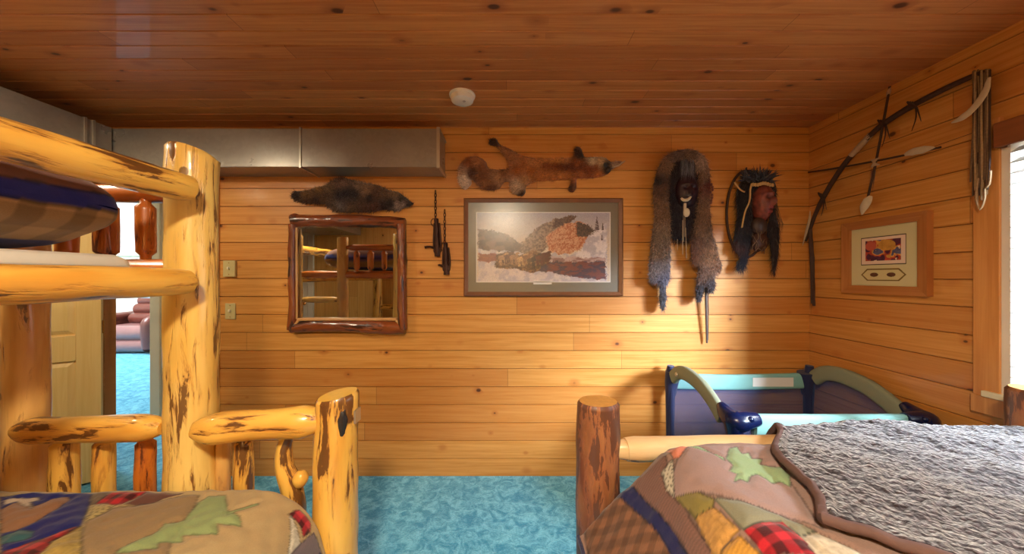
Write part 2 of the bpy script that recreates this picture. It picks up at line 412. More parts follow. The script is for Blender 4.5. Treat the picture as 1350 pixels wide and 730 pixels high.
for a,b in (((-8.7,7.05,1.85),(-7.15,7.12,1.93)),((-8.7,7.05,3.07),(-7.15,7.12,3.14)),((-8.72,7.05,1.85),(-8.64,7.12,3.14)),((-7.2,7.05,1.85),(-7.12,7.12,3.14)),((-7.95,7.08,1.9),(-7.89,7.12,3.1))): m.box(a,b)
obj('window_frame',m,M['cream'],w2,smooth=False)
m=MB(); m.box((-8.65,7.13,1.9),(-7.2,7.135,3.1)); obj('window_pane',m,M['glass'],w2,smooth=False)
# corner trims and casing
m=MB(); m.box((DX0-.085,WB-.012,0),(DX0,WB+.0,DZ+.0)); m.box((DX0-.02,WB,0),(DX0,WB+.072,DZ)); m.box((DX1,WB-.02,0),(DX1+.075,WB+.0,DZ)); m.box((DX0-.085,WB-.02,DZ),(DX1+.075,WB+.0,DZ+.08)); m.box((DX1-.012,WB,0),(DX1,WB+.07,DZ))
tag(obj('trim_door',m,M['casing'],smooth=False,bevel=.003),kind='structure')
# window wall joinery
m=MB(); m.box((XR-.02,WY1+.012,WZ0-.10),(XR,WY1+.095,WZ1+.06)); m.box((XR-.02,WY0-.095,WZ0-.10),(XR,WY0-.012,WZ1+.06)); m.box((XR-.024,WY0-.1,WZ0-.10),(XR,WY1+.1,WZ0-.02))
tag(obj('trim_window',m,M['trim'],smooth=False,bevel=.003),kind='structure')
w1=bpy.data.objects.new('window_1',None); C.objects.link(w1); w1['kind']='structure'; w1.location=(XR,.64,WZ0); ORI['window_1']=Vector(w1.location)
m=MB()
m.box((XR-.012,WY1-.014,WZ0),(XR+.12,WY1+.012,WZ1)); m.box((XR-.012,WY0-.012,WZ0),(XR+.12,WY0+.014,WZ1)); m.box((XR,WY0,WZ1-.015),(XR+.12,WY1,WZ1+.01))
m.box((XR+.085,WY1-.06,WZ0),(XR+.115,WY1-.012,WZ1)); m.box((XR+.085,WY0,WZ0),(XR+.115,WY0+.05,WZ1)); m.box((XR+.085,WY0,WZ0),(XR+.115,WY1,WZ0+.05)); m.box((XR+.085,WY0,WZ1-.05),(XR+.115,WY1,WZ1))
obj('window_frame',m,M['white_plastic'],w1,smooth=False)
m=MB(); m.box((XR-.035,WY0-.05,WZ0-.022),(XR+.12,WY1+.06,WZ0+.004)); obj('window_sill',m,M['cream'],w1,smooth=False,bevel=.004)
m=MB(); m.box((XR+.098,WY0+.05,WZ0+.05),(XR+.101,WY1-.06,WZ1-.05)); obj('window_pane',m,M['glass'],w1,smooth=False)

# blind
bl=thing('window_blind','white horizontal slat blind with brown wood valance in the window','blind',(XR+.02,.64,WZ0))
m=MB(); z=WZ0+.05; ang=math.radians(33); hw=.024
while z<WZ1-.09:
    dx,dz=hw*math.cos(ang),hw*math.sin(ang)
    m.obox((XR+.003-dx,WY0+.016,z-dz),(2*dx,0,2*dz),(0,WY1-WY0-.033,0),(-.0025*math.sin(ang),0,.0025*math.cos(ang)))
    z+=.0445
obj('slats',m,M['slat'],bl,smooth=False)
m=MB(); m.box((XR-.020,WY0+.02,WZ0+.012),(XR+.026,WY1-.025,WZ0+.03)); obj('bottom_rail',m,M['white_plastic'],bl,smooth=False,bevel=.003)
m=MB(); m.box((XR-.050,WY0-.03,WZ1-.075),(XR-.034,WY1+.012,WZ1+.03)); m.box((XR-.036,WY1-.006,WZ1-.075),(XR-.0,WY1+.012,WZ1+.03)); obj('valance',m,M['valance'],bl,smooth=False,bevel=.004)
m=MB()
for yy in (.0,.4,.85,1.25): m.box((XR-.024,yy,WZ0+.02),(XR-.022,yy+.004,WZ1-.03))
obj('ladder_cords',m,M['white_plastic'],bl,smooth=False)

# door leaf (open into the room)
d1=bpy.data.objects.new('door_1',None); C.objects.link(d1); d1['kind']='structure'
H=Vector((-2.835,WB-.035,.012)); d1.location=H; ORI['door_1']=H.copy()
u=Vector((-.80,-.60,0)); nrm=Vector((.60,-.80,0))   # face towards the room
def dbox(mb,s0,s1,z0,z1,t0,t1): mb.obox(H+u*s0+nrm*t0+Vector((0,0,z0)),u*(s1-s0),nrm*(t1-t0),(0,0,z1-z0))
LW=.76
m=MB()
for s0,s1 in ((0,.11),(LW-.11,LW)): dbox(m,s0,s1,0,2.01,0,.035)
rails=[(0,.19),(.83,1.0),(1.52,1.64),(1.90,2.01)]
for a,b in rails: dbox(m,.11,LW-.11,a,b,0,.035)
dbox(m,.335,.425,.19,1.90,0,.035)
dbox(m,.10,LW-.10,.1,1.95,.010,.020)
obj('door_frame',m,M['door'],d1,smooth=False,bevel=.003)
for s0,s1 in ((.11,.335),(.425,LW-.11)):
    for a,b in ((.19,.83),(1.0,1.52),(1.64,1.90)):
        m=MB(); o=.035
        A=[(s0+.008,a+.008),(s1-.008,a+.008),(s1-.008,b-.008),(s0+.008,b-.008)]; B=[(s0+o,a+o),(s1-o,a+o),(s1-o,b-o),(s0+o,b-o)]
        for t0,t1 in ((.020,.033),(.015,.003)):
            vs=[H+u*s+nrm*t0+Vector((0,0,z)) for s,z in A]+[H+u*s+nrm*t1+Vector((0,0,z)) for s,z in B]
            m.add(vs,[(4,5,6,7)]+[(i,(i+1)%4,4+(i+1)%4,4+i) for i in range(4)])
        obj('panel',m,M['door'],d1,smooth=False)
m=MB(); kp=H+u*(LW-.06)+nrm*.035+Vector((0,0,.95)); m.tube([kp,kp+nrm*.03],.012,12); m.ell(kp+nrm*.05,(.028,.028,.028)); obj('door_knob',m,M['brass'],d1)
m=MB()
for z in (.25,1.0,1.78): m.tube([H+Vector((0.008,-.004,z)),H+Vector((0.008,-.004,z+.09))],.007,10)
obj('hinge',m,M['brass'],d1)
# closet door in the corner behind (seen in the mirror)
d2=bpy.data.objects.new('door_2',None); C.objects.link(d2); d2['kind']='structure'; d2.location=(-3.5,YH,0); ORI['door_2']=Vector((-3.5,YH,0))
m=MB(); m.box((XL+.001,YH,0),(-3.50,YH+.03,2.2)); m.box((-3.49,YH,0),(-3.40,YH+.04,2.2)); obj('door_leaf',m,M['white_door'],d2,smooth=False,bevel=.004)
m=MB(); m.lathe([(.012,0),(.012,.03),(.024,.035),(.028,.05),(.02,.062),(.001,.065)],(-3.53,YH+.03,.95),16,'y'); obj('door_knob',m,M['brass'],d2)

# ------------------------------------------------------------------ ducts
dk=thing('air_duct','dull galvanised steel air duct running along the ceiling corner','duct',(-1.5,2.2,2.105))
Yn=2.139; ZT=2.352; ZB=2.105; XD=-2.553
def ductsec(x0,x1):
    m=MB(); m.box((x0,Yn,ZB),(x1,WB-.002,ZT)); return m
obj('duct_section',ductsec(-3.30,-1.357),M['steel'],dk,smooth=False,bevel=.003)
obj('duct_section',ductsec(-1.352,-.470),M['steel'],dk,smooth=False,bevel=.003)
m=MB(); m.box((-1.362,Yn-.006,ZB-.006),(-1.350,WB-.002,ZT+.006)); obj('seam',m,M['steel_bright'],dk,smooth=False)
m=MB(); m.box((-.482,Yn-.008,ZB-.008),(-.462,Yn+.006,ZT+.006)); m.box((-.474,Yn,ZB-.006),(-.462,WB-.002,ZB+.012)); m.box((-.474,Yn,ZT-.012),(-.462,WB-.002,ZT+.004)); obj('end_flange',m,M['steel_bright'],dk,smooth=False)
m=MB(); m.box((-3.30,-1.0,ZB),(XD,2.13,ZT)); obj('side_trunk',m,M['steel'],dk,smooth=False,bevel=.003)
for y in (2.03,1.99,1.62,1.0,.4):
    m=MB(); m.box((-3.302,y,ZB-.005),(XD+.006,y+.012,ZT+.004)); obj('seam',m,M['steel_bright'],dk,smooth=False)

# smoke detector and lamp
sx,sy=(550-CX)*1.052/241,F*1.052/241
sx=-.2875*1.0; sy=1.93
sd=thing('smoke_detector','round white smoke detector on the board ceiling','smoke detector',(sx,sy,CEIL))
m=MB(); m.lathe([(.060,-.012),(.073,-.010),(.075,-.003),(.075,.0)],(sx,sy,CEIL),40); obj('mounting_ring',m,M['white_plastic'],sd,recalc=True)
m=MB(); m.lathe([(.001,-.044),(.030,-.044),(.052,-.042),(.062,-.036),(.066,-.022),(.066,-.010)],(sx,sy,CEIL),40); obj('cover',m,M['white_plastic'],sd,recalc=True)
m=MB(); m.lathe([(.001,-.0465),(.008,-.0465),(.009,-.043)],(sx+.012,sy-.015,CEIL),16); obj('test_button',m,M['grey_plastic'],sd,recalc=True)
lx,ly=-.12,-.45
cl=thing('ceiling_light','wide round glass ceiling light with brass ring in the middle of the room','ceiling light',(lx,ly,CEIL))
m=MB(); m.lathe([(.14,-.03),(.17,-.03),(.17,0)],(lx,ly,CEIL-.001),40); obj('base',m,M['brass'],cl,recalc=True)
m=MB(); m.lathe([(.001,-.11),(.05,-.105),(.10,-.085),(.135,-.05),(.14,-.03)],(lx,ly,CEIL),40); obj('lamp_shade',m,M['lamp'],cl,recalc=True)

cl=thing('ceiling_light','added small round glass ceiling light over the bunk bed, out of view','ceiling light',(-2.2,.95,CEIL))  # made-up fixture out of view, brightens the door side
m=MB(); m.lathe([(.10,-.03),(.12,-.03),(.12,0)],(-2.2,.95,CEIL-.001),32); obj('base',m,M['brass'],cl,recalc=True)
m=MB(); m.lathe([(.001,-.11),(.05,-.10),(.085,-.075),(.10,-.03)],(-2.2,.95,CEIL),32); obj('lamp_shade',m,M['lamp'],cl,recalc=True)
# ------------------------------------------------------------------ log furniture
def log(name,pts,rad,mat,parent,seg=26,amp=.10,seed=0,step=.03,cutmat=None,tilt=None,nsc=9):
    m=MB(); m.tube(pts,rad,seg,step,amp,nsc,seed)
    if tilt is not None:      # slanted top cut
        pass
    return obj(name,m,mat,parent,sharp=55)
def post(parent,x,y,z1,r,mat,seed,slant=(0,0),cut='cut',z0=0,bend=0,lab=None):
    zt=z1-r*max(abs(slant[0]),abs(slant[1]))
    n=8; pts=[Vector((x+bend*math.sin(i/n*PI*1.3+seed),y+bend*math.cos(i/n*2+seed),z0+(zt-z0)*i/n)) for i in range(n+1)]
    rad=[r*(1.06-.06*i/n) for i in range(n+1)]
    m=MB(); m.tube(pts,rad,28,.03,.09,9,seed,cap=True)
    # slanted, slightly chamfered top
    seg=28; top=len(m.v)-seg; base=[Vector(v) for v in m.v[top:top+seg]]; cx=pts[-1]
    m.f.pop()
    new=[];g=[]
    for b in base:
        d=b-cx; h=slant[0]*d.x+slant[1]*d.y+r*max(abs(slant[0]),abs(slant[1]))*.6
        new.append(Vector((b.x,b.y,b.z+h))); g.append(m.g[top])
    o=len(m.v); m.v+=[tuple(p) for p in new]; m.g+=[m.g[top+i] for i in range(seg)]; m.c+=[(1,1,1)]*seg
    for j in range(seg): k=(j+1)%seg; m.f.append((top+j,top+k,o+k,o+j))
    new2=[]
    for b,q in zip(base,new):
        d=q-cx; new2.append(Vector((cx.x+d.x*.90,cx.y+d.y*.90,q.z-.9*0+.010)))
    o2=len(m.v); m.v+=[tuple(p) for p in new2]; m.g+=[m.g[top+i] for i in range(seg)]; m.c+=[(1,1,1)]*seg
    for j in range(seg): k=(j+1)%seg; m.f.append((o+j,o+k,o2+k,o2+j))
    p=obj('post',m,mat,parent,sharp=50)
    mc=MB(); mc.add(new2+[v-Vector((0,0,.02)) for v in new2],[tuple(range(seg))]+[(j,(j+1)%seg,seg+(j+1)%seg,seg+j)[::-1] for j in range(seg)])
    e=obj('cut_end',mc,M[cut],p,sharp=50)
    if lab: p['label']=lab
    return p
def rail(parent,a,b,r,mat,seed,name='rail',taper=.45,mid=None,amp=.12,lab=None):
    a=Vector(a);b=Vector(b);d=(b-a);L=d.length;d=d/L
    cone=min(.07,L*.2)
    pts=[a,a+d*cone*.45,a+d*cone]; rad=[r*taper,r*.82,r]
    n=4
    for i in range(1,n): pts.append(a+d*(cone+(L-2*cone)*i/n)+(mid or Vector((0,0,0)))*math.sin(PI*i/n)); rad.append(r*(1+.06*math.sin(seed+i)))
    pts+=[b-d*cone,b-d*cone*.45,b]; rad+=[r,r*.82,r*taper]
    o=log(name,pts,rad,mat,parent,seed=seed,amp=amp,seg=28)
    if lab: o['label']=lab
    return o
def spindle(parent,x,y,z0,z1,r,mat,seed,off=.03,curve=None,lab=None):
    # turned-down tenons at both ends, thick middle
    n=[(z0,.5),(z0+off*.7,.55),(z0+off*.7+.014,.97),((z0+z1)/2,1.0),(z1-off*.7-.014,.97),(z1-off*.7,.55),(z1,.5)]
    pts=[];rad=[]
    for z,k in n: pts.append(Vector((x,y,z))); rad.append(r*k)
    if curve: pts=[p+Vector((curve(p.z),0,0)) for p in pts]
    m=MB(); m.tube(pts,rad,20,.015,.10,12,seed)
    o=obj('spindle',m,mat,parent,sharp=55)
    if lab: o['label']=lab
    return o

YF=1.20; YB=-.92
bk=thing('bunk_bed','tall bunk bed of varnished honey-yellow peeled logs, beside the open door','bunk bed',(-1.4,YF,0))
post(bk,-1.148,YF,1.4+(365-203)*YF/F,.073,M['log_post'],1,(-.10,-.22),'cut_y',lab='thick pale yellow corner post, tallest of the bed')
post(bk,-.625,YF,.975,.070,M['log'],2,(.16,.05),'cut_y',bend=.006,lab='short corner post with slanted cut top and grey knot')
post(bk,-1.745,YF,1.80,.052,M['log_shade'],3,(.1,0),'cut')
post(bk,-2.24,YF,1.82,.07,M['log_post'],4,(.1,0.1),'cut')
for x in (-1.148,-2.24): post(bk,x,YB,1.82,.07,M['log_post'],5+x,(.1,0),'cut')
post(bk,-.625,YB,1.15,.07,M['log_post'],9,(.1,0),'cut')
# hardware on the short post
m=MB(); m.box((-.555,YF-.03,.885),(-.548,YF+.01,.93)); obj('bracket',m,M['steel_bright'],bk,smooth=False)
m=MB(); m.ell((-.585,YF-.052,.900),(.017,.012,.045),fn=lambda d:1+.3*noise.noise(d*2)); obj('knot',m,M['dark'],bk)
# upper bunk
rail(bk,(-1.065,YF-.085,1.690),(-1.10,YB,1.690),.046,M['log'],11,'guard_rail',lab='tapered upper guard rail')
rail(bk,(-1.065,YF-.085,1.385),(-1.10,YB,1.385),.043,M['log'],12,'side_rail')
rail(bk,(-1.10,YF+.01,1.700),(-1.70,YF+.01,1.705),.032,M['spindle'],13,'end_rail')
rail(bk,(-1.10,YF,1.425),(-2.18,YF,1.425),.038,M['spindle'],14,'end_rail')
spindle(bk,-1.458,YF,1.455,1.685,.033,M['spindle'],15)
spindle(bk,-1.318,YF,1.455,1.685,.028,M['spindle'],16,lab='slim red-brown spindle')
spindle(bk,-1.60,YF,1.455,1.685,.03,M['spindle'],17)
for z,s in ((1.165,18),(.865,19),(.55,20)): rail(bk,(-1.79,YF-.03,z),(-2.19,YF-.03,z),.030,M['log_shade'],s,'rung')
rail(bk,(-2.24,YF,1.69),(-2.24,YB,1.69),.045,M['log'],21,'guard_rail'); rail(bk,(-2.24,YF,1.39),(-2.24,YB,1.39),.045,M['log'],22,'side_rail')
rail(bk,(-1.15,YB,1.70),(-2.24,YB,1.70),.045,M['log'],23,'end_rail'); rail(bk,(-1.15,YB,1.41),(-2.24,YB,1.41),.045,M['log'],24,'end_rail')
for i in range(6): spindle(bk,-1.32-.15*i,YB,1.43,1.68,.03,M['spindle'],25+i)
# lower bed foot board
rail(bk,(-1.205,YF-.045,.880),(-1.700,YF-.055,.874),.045,M['log'],33,'foot_rail',taper=.5,lab='footboard rail between the thin post and thick post')
rail(bk,(-1.065,YF-.075,.886),(-.665,YF-.02,.894),.054,M['log'],34,'foot_rail',taper=.55,lab='bright yellow footboard rail beside the short post')
for x,r,s in ((-1.61,.037,35),(-1.467,.030,36),(-1.318,.029,37)): spindle(bk,x,YF,.33,.838,r,M['log'] if s!=37 else M['spindle'],s)
spindle(bk,-1.055,YF+.02,.33,.845,.022,M['log_shade'],38,lab='thin greyish spindle'); spindle(bk,-.965,YF,.33,.842,.031,M['log'],39)
def crv(z): return (-.03*math.exp(-((z-.77)/.06)**2)+.012)
def branch():
    pts=[P(380,572,YF),P(374,592,YF),P(375,615,YF),P(384,640,YF),P(388,672,YF),P(386,740,YF)]
    m=MB(); m.tube(pts,[.018,.026,.030,.034,.038,.036],22,.012,.12,14,41); m.ell(P(396,631,YF-.012),(.026,.024,.030),fn=lambda d:1+.08*noise.noise(d*2)); return m
o=obj('spindle',branch(),M['log'],bk,sharp=60); o['label']='crooked spindle with a stub of a side branch'
rail(bk,(-.68,YF,.34),(-2.2,YF,.34),.045,M['log'],42,'foot_rail'); rail(bk,(-.625,YF,.36),(-.625,YB,.36),.045,M['log'],43,'side_rail'); rail(bk,(-2.24,YF,.36),(-2.24,YB,.36),.045,M['log'],44,'side_rail')
rail(bk,(-.68,YB,.9),(-2.2,YB,.9),.045,M['log'],45,'head_rail')

# right bed
rb=thing('log_bed','low log bed with bark-patched posts, by the window','bed',(1.1,YF,0))
post(rb,.309,YF,1.4-(531-365)*YF/F,.0755,M['bark'],51,(.0,-.05),'cut',lab='reddish bark-patched corner post beside the carpet')
post(rb,1.90,YF,1.4-(517-365)*YF/F,.075,M['bark'],52,(.0,.0),'cut',lab='bark-patched corner post by the window sill')
post(rb,.309,YB,1.2,.075,M['bark'],53,(.1,0),'cut'); post(rb,1.90,YB,1.2,.075,M['bark'],54,(.1,0),'cut')
rail(rb,(.372,YF-.015,.790),(1.84,YF,.798),.040,M['bark_rail'],55,'foot_rail',taper=.7)
rail(rb,(.37,YF,.40),(1.84,YF,.40),.045,M['bark_rail'],56,'foot_rail')
for i in range(7): spindle(rb,.55+.18*i,YF,.42,.77,.03,M['bark'],57+i)
rail(rb,(.309,YF,.40),(.309,YB,.40),.045,M['bark_rail'],66,'side_rail'); rail(rb,(1.90,YF,.40),(1.90,YB,.40),.045,M['bark_rail'],67,'side_rail')
rail(rb,(.37,YB,1.0),(1.84,YB,1.0),.045,M['bark_rail'],68,'head_rail')

# ------------------------------------------------------------------ colour helpers
def inpoly(X,Y,poly):
    r=np.zeros(X.shape,bool); n=len(poly)
    for i in range(n):
        x0,y0=poly[i]; x1,y1=poly[(i+1)%n]
        if y0==y1: continue
        c=((y0>Y)!=(y1>Y)) & (X<(x1-x0)*(Y-y0)/(y1-y0)+x0); r^=c
    return r
def segdist(X,Y,poly,closed=True):
    D=np.full(X.shape,1e9); n=len(poly)
    for i in range(n if closed else n-1):
        x0,y0=poly[i]; x1,y1=poly[(i+1)%n]; dx,dy=x1-x0,y1-y0; l=dx*dx+dy*dy+1e-12
        t=np.clip(((X-x0)*dx+(Y-y0)*dy)/l,0,1); D=np.minimum(D,np.hypot(X-x0-t*dx,Y-y0-t*dy))
    return D
def smooth_closed(pts,m=6):
    out=[];n=len(pts);A=[np.array(p,float) for p in pts]
    for i in range(n):
        p0,p1,p2,p3=A[i-1],A[i],A[(i+1)%n],A[(i+2)%n]
        for k in range(m):
            t=k/m; out.append(tuple(0.5*((2*p1)+(p2-p0)*t+(2*p0-5*p1+4*p2-p3)*t*t+(-p0+3*p1-3*p2+p3)*t**3)))
    return out
def vnoise(X,Y,s,seed=0):
    xs=X*s; ys=Y*s; xi=np.floor(xs).astype(int); yi=np.floor(ys).astype(int); fx=xs-xi; fy=ys-yi
    fx=fx*fx*(3-2*fx); fy=fy*fy*(3-2*fy)
    def h(a,b):
        n=(a*374761393+b*668265263+seed*1442695041)&0x7fffffff; n=((n^(n>>13))*1274126177)&0x7fffffff; return ((n^(n>>16))&0xffff)/65535.
    return (h(xi,yi)*(1-fx)+h(xi+1,yi)*fx)*(1-fy)+(h(xi,yi+1)*(1-fx)+h(xi+1,yi+1)*fx)*fy
def fbm(X,Y,s,seed=0,o=3): return sum(vnoise(X,Y,s*2**k,seed+k)/2**k for k in range(o))/sum(1/2**k for k in range(o))

# ------------------------------------------------------------------ quilts
def paint(S,T,col,polys,px=None):
    seam=np.full(S.shape,1.0)
    for poly,c,kind in polys:
        k=inpoly(S,T,poly); 
        if not k.any(): continue
        cc=np.array(srgb(*c)); base=np.broadcast_to(cc,col.shape).copy()
        if kind=='plaid':
            a=(np.floor(S/.022)%2==0); b=(np.floor(T/.022)%2==0)
            f=np.where(a&b,.12,np.where(a|b,.5,1.0))[...,None]; base=base*f
        elif kind=='plaid2':
            a=(np.floor((S+T)/.03)%2==0); b=(np.floor((S-T)/.03)%2==0)
            f=np.where(a&b,.5,np.where(a|b,.75,1.1))[...,None]; base=base*f
        elif kind=='check':
            a=(np.floor((S+T)/.008)%2==0)|(np.floor((S-T)/.008)%2==0); base=base*np.where(a,1.0,.3)[...,None]
        elif kind=='dot':
            base=base*(.72+.5*(vnoise(S,T,160,3)))[...,None]
        elif kind=='cord':
            base=base*(.9+.15*np.sin((S*.4+T)*700))[...,None]
        col[k]=base[k]
        d=segdist(S,T,poly); seam=np.minimum(seam,np.where(True,d,1))
        col*=np.where(d<.0028,.55,1.0)[...,None] if kind!='nos' else 1.0
    return seam
PAL=[(150,118,84),(112,84,62),(140,150,104),(24,30,92),(176,36,44),(188,150,84),(128,100,92),(170,150,116)]
def patchwork(S,T,col,mask,seed):
    # irregular blocks with stitched seams over the rest of the quilt
    u=S/.33+.25*np.sin(T*7+seed); v=T/.29+.22*np.sin(S*6+seed*2)
    i=np.floor(u).astype(int); j=np.floor(v).astype(int); fu=u-i; fv=v-j
    tri=(fu+fv>1)&(((i+j)%3)==0)
    k=(i*3+j*5+seed+tri*2)%len(PAL); c=np.array([srgb(*p) for p in PAL])[k]
    pl=np.where(((np.floor(S/.022)%2==0)|(np.floor(T/.022)%2==0)),.45,1.0); c=c*np.where(k==4,pl,1.0)[...,None]
    seam=(np.minimum(np.minimum(fu,1-fu)*.33,np.minimum(fv,1-fv)*.29)<.003); c=c*np.where(seam,.55,1.0)[...,None]
    col[mask]=c[mask]
def locate(pts,POS,S,T,ymax=None):
    W=POS.reshape(-1,3); ok=(W[:,1]>.12)&(T.ravel()<(ymax or 9))
    px=np.where(ok,CX+F*W[:,0]/np.where(ok,W[:,1],1),1e6); py=np.where(ok,CY-F*(W[:,2]-EYE)/np.where(ok,W[:,1],1),1e6)
    out=[]
    s=S.ravel(); t=T.ravel()
    for x,y in pts:
        i=int(np.argmin((px-x)**2+(py-y)**2)); out.append((float(s[i]),float(t[i])))
    return out

def leftquilt():
    # flat parameters: s across (towards the aisle), t along (towards the foot)
    s=np.linspace(-2.16,-.33,366); t=np.linspace(-.86,1.34,440)
    S,T=np.meshgrid(s,t)
    def edge(v,e,r,lean):
        # rolls off past e with radius r, then hangs with a little lean
        d=v-e; a=np.clip(d/r,0,PI/2*.9)
        off=np.where(d<0,v,e+r*np.sin(a)); dr=np.where(d<0,0,r*(1-np.cos(a)))
        ext=np.clip(d-r*PI/2*.9,0,None); off=off+ext*lean; dr=dr+ext*(1-lean*.3)
        return off,dr
    X,d1=edge(S,-.84,.21,.30); Y,d2=edge(T,1.085,.035,.0)
    Z=.698-d1-d2*(1.0)
    Z=np.maximum(Z,.28)
    Z=Z+.02*np.exp(-((S+1.3)/.45)**2)*np.clip((1.05-T),0,1)
    Z+=.010*(fbm(S,T,7,1)-.5)+.006*(fbm(S,T,26,5)-.5)
    Z=Z-.0*X
    POS=np.stack([X,Y,Z],-1)
    col=np.zeros(POS.shape); col[:]=srgb(174,150,108); patchwork(S,T,col,(T<.80),3)
    z=lambda *q:[(a/3.97,560+b/3.97) for a,b in q]
    c3=lambda *q:[(250+a/2.92,480+b/2.92) for a,b in q]
    L=lambda pts:locate(pts,POS,S,T,1.10)
    polys=[
     ([(-2.2,.72),(-1.75,.72),(-1.75,1.4),(-2.2,1.4)],(186,120,80),'x'),
     (L([(0,653),(50,646),(122,645),(119,658),(108,690),(60,706),(0,726)]),(18,24,100),'x'),
     (L([(100,690),(60,705),(10,722),(-10,732),(45,732),(70,710),(108,693)]),(176,36,40),'plaid'),
     (L([(108,690),(70,710),(45,732),(108,732),(107,705)]),(166,140,72),'dot'),
     (L([(120,662),(155,662),(135,675),(112,688),(114,676)]),(178,158,104),'check'),
     (L([(122,645),(145,645),(128,661),(119,661)]),(110,92,74),'x'),
     (L([(147,645),(195,645),(160,663),(128,661)]),(178,30,38),'plaid'),
     (L([(196,646),(243,648),(215,655),(200,662),(163,662)]),(98,60,50),'x'),
     (L([(108,732),(107,702),(115,686),(150,668),(205,660),(240,651),(262,650),(250,680),(230,700),(220,732)]),(146,120,84),'x'),  # unlit left part of the oval, darker in colour; lit right keeps the base
     (L(z((600,665),(640,630),(820,545),(860,510),(960,490),(1040,400),(1090,365),(1180,360),(1190,435),(1260,480),(1265,525),(1140,508),(1140,565),(960,568),(960,600),(830,602),(825,630))),(140,156,104),'x'),
     (L(z((1190,446),(1350,398),(1350,414),(1195,460))),(140,156,104),'x'),
     (L(c3((384,585),(392,575),(430,690),(390,735),(375,735),(390,640))),(196,190,172),'dot'),
     (L(c3((380,570),(428,545),(470,600),(466,640),(435,660),(425,610))),(196,44,58),'plaid'),
     (L(c3((385,735),(430,680),(475,640),(560,700),(500,735))),(112,98,104),'x'),
     (L(c3((495,735),(500,720),(560,708),(600,735))),(26,34,92),'x'),
     (L([(0,671),(18,661),(38,656),(44,665),(55,661),(68,655),(90,653),(93,657),(72,670),(42,688),(22,697),(0,700)]),(148,104,72),'x'),
     (L([(4,657),(26,654),(50,653),(52,657),(40,660),(42,668),(34,664),(22,658),(6,663)]),(196,178,158),'x'),
     (L([(0,706),(30,695),(46,698),(40,706),(0,716)]),(52,92,98),'x'),
    ]
    seam=paint(S,T,col,polys)
    POS[...,2]-=.006*np.exp(-(seam/.012)**2)
    POS[...,2]+=.0015*np.sin(S*90)*np.sin(T*90)
    m=MB(); m.grid(POS,col)
    o=obj('patchwork_quilt',m,M['vcloth'],sharp=80,solid=.012)
    tag(o,'patchwork quilt with green leaf and navy animal patch on the lower bunk','quilt')
leftquilt()
m=MB(); m.box((-2.17,-.88,.36),(-.80,1.09,.60)); tag(obj('mattress',m,M['mattress'],smooth=False,bevel=.05),'white lower bunk mattress under the patchwork quilt','mattress')

def bedZ(X,Y):
    d=np.clip(.575-X,0,None)
    z=.862-np.where(d<.10,d*d/.10*.45,.045+(d-.10)*.95)
    z-= np.clip(Y-1.07,0,None)**1.0*.55*1.0*(1-0)
    z+= .012*np.sin((X-.3)*5)*np.clip(X-.5,0,1)
    return z
def rightquilt():
    # sloping side leans out past the post line in front of the post
    x=np.linspace(.215,1.99,400); t=np.linspace(-.9,1.13,430)
    X,T=np.meshgrid(x,t)
    Y=T-.0*X
    # foot hem pulls back towards the corner; side drop deeper nearer the head
    f=np.clip((.55-X)/.33,0,1); Y=Y-f*.055*np.clip((T-.2),0,1)
    Z=bedZ(X,Y)
    Z+=.011*(fbm(X,T,7,21)-.5)+.008*(fbm(X,T,20,25)-.5)*(1+1.5*f)
    Z-=f*f*.04*np.clip((1.0-T),0,1)
    POS=np.stack([X,Y,Z],-1)
    S=X; col=np.zeros(POS.shape); col[:]=srgb(148,118,106); patchwork(S,T,col,(T<.60),5)
    q=lambda *p:locate([(740+a/2.213,450+b/2.213) for a,b in p],POS,S,T)
    polys=[
     (q((60,545),(155,440),(190,425),(250,500),(380,640),(330,660),(80,640)),(122,82,58),'plaid2'),
     (q((155,447),(190,418),(250,460),(325,540),(385,640),(338,640),(290,560),(230,500)),(22,26,78),'x'),
     (q((190,418),(240,375),(300,320),(315,385),(335,450),(440,600),(460,640),(388,640),(320,530),(250,460)),(122,88,78),'cord'),
     (q((345,330),(370,288),(625,270),(665,400),(760,540),(640,500),(500,455),(400,435),(330,450),(325,380)),(158,130,124),'x'),
     (q((290,380),(325,335),(330,450),(305,430)),(190,180,160),'check'),
     (q((300,315),(372,288),(345,332),(325,335)),(206,126,100),'x'),
     (q((482,335),(490,306),(512,303),(526,322),(545,318),(554,335),(586,336),(580,352),(604,358),(640,362),(668,380),(668,418),(640,402),(618,408),(600,395),(572,382),(556,386),(545,404),(524,394),(506,402),(512,380),(490,372),(500,356)),(150,176,132),'x'),
     (q((365,296),(475,333),(478,343),(362,306)),(150,176,132),'x'),
     (q((330,450),(400,435),(445,452),(447,475),(390,512)),(130,116,60),'x'),
     (q((390,512),(447,475),(520,540),(470,600),(455,640)),(188,140,74),'dot'),
     (q((445,450),(500,455),(640,500),(745,547),(700,560),(640,520),(530,540),(505,510)),(136,134,112),'x'),
     (q((535,540),(640,518),(700,560),(772,625),(600,625)),(200,32,46),'plaid'),
     (q((455,640),(470,600),(522,555),(605,640)),(206,150,62),'cord'),
     (q((745,547),(860,600),(920,640),(770,640),(700,560)),(192,176,150),'dot'),
    ]
    seam=paint(S,T,col,polys)
    POS[...,2]-=.006*np.exp(-(seam/.010)**2)
    m=MB(); m.grid(POS,col)
    o=obj('patchwork_quilt',m,M['vcloth'],sharp=80,solid=.010)
    tag(o,'patchwork quilt with pale green leaf and red plaid patch under the dark blanket','quilt')
    # navy edge binding along the side and foot
    hem=[Vector(POS[i,0]) for i in range(0,430,12)]+[Vector(POS[429,0])]
    mm=MB(); mm.tube(hem,.007,8,.02); obj('binding',mm,M['navy'],o)
rightquilt()
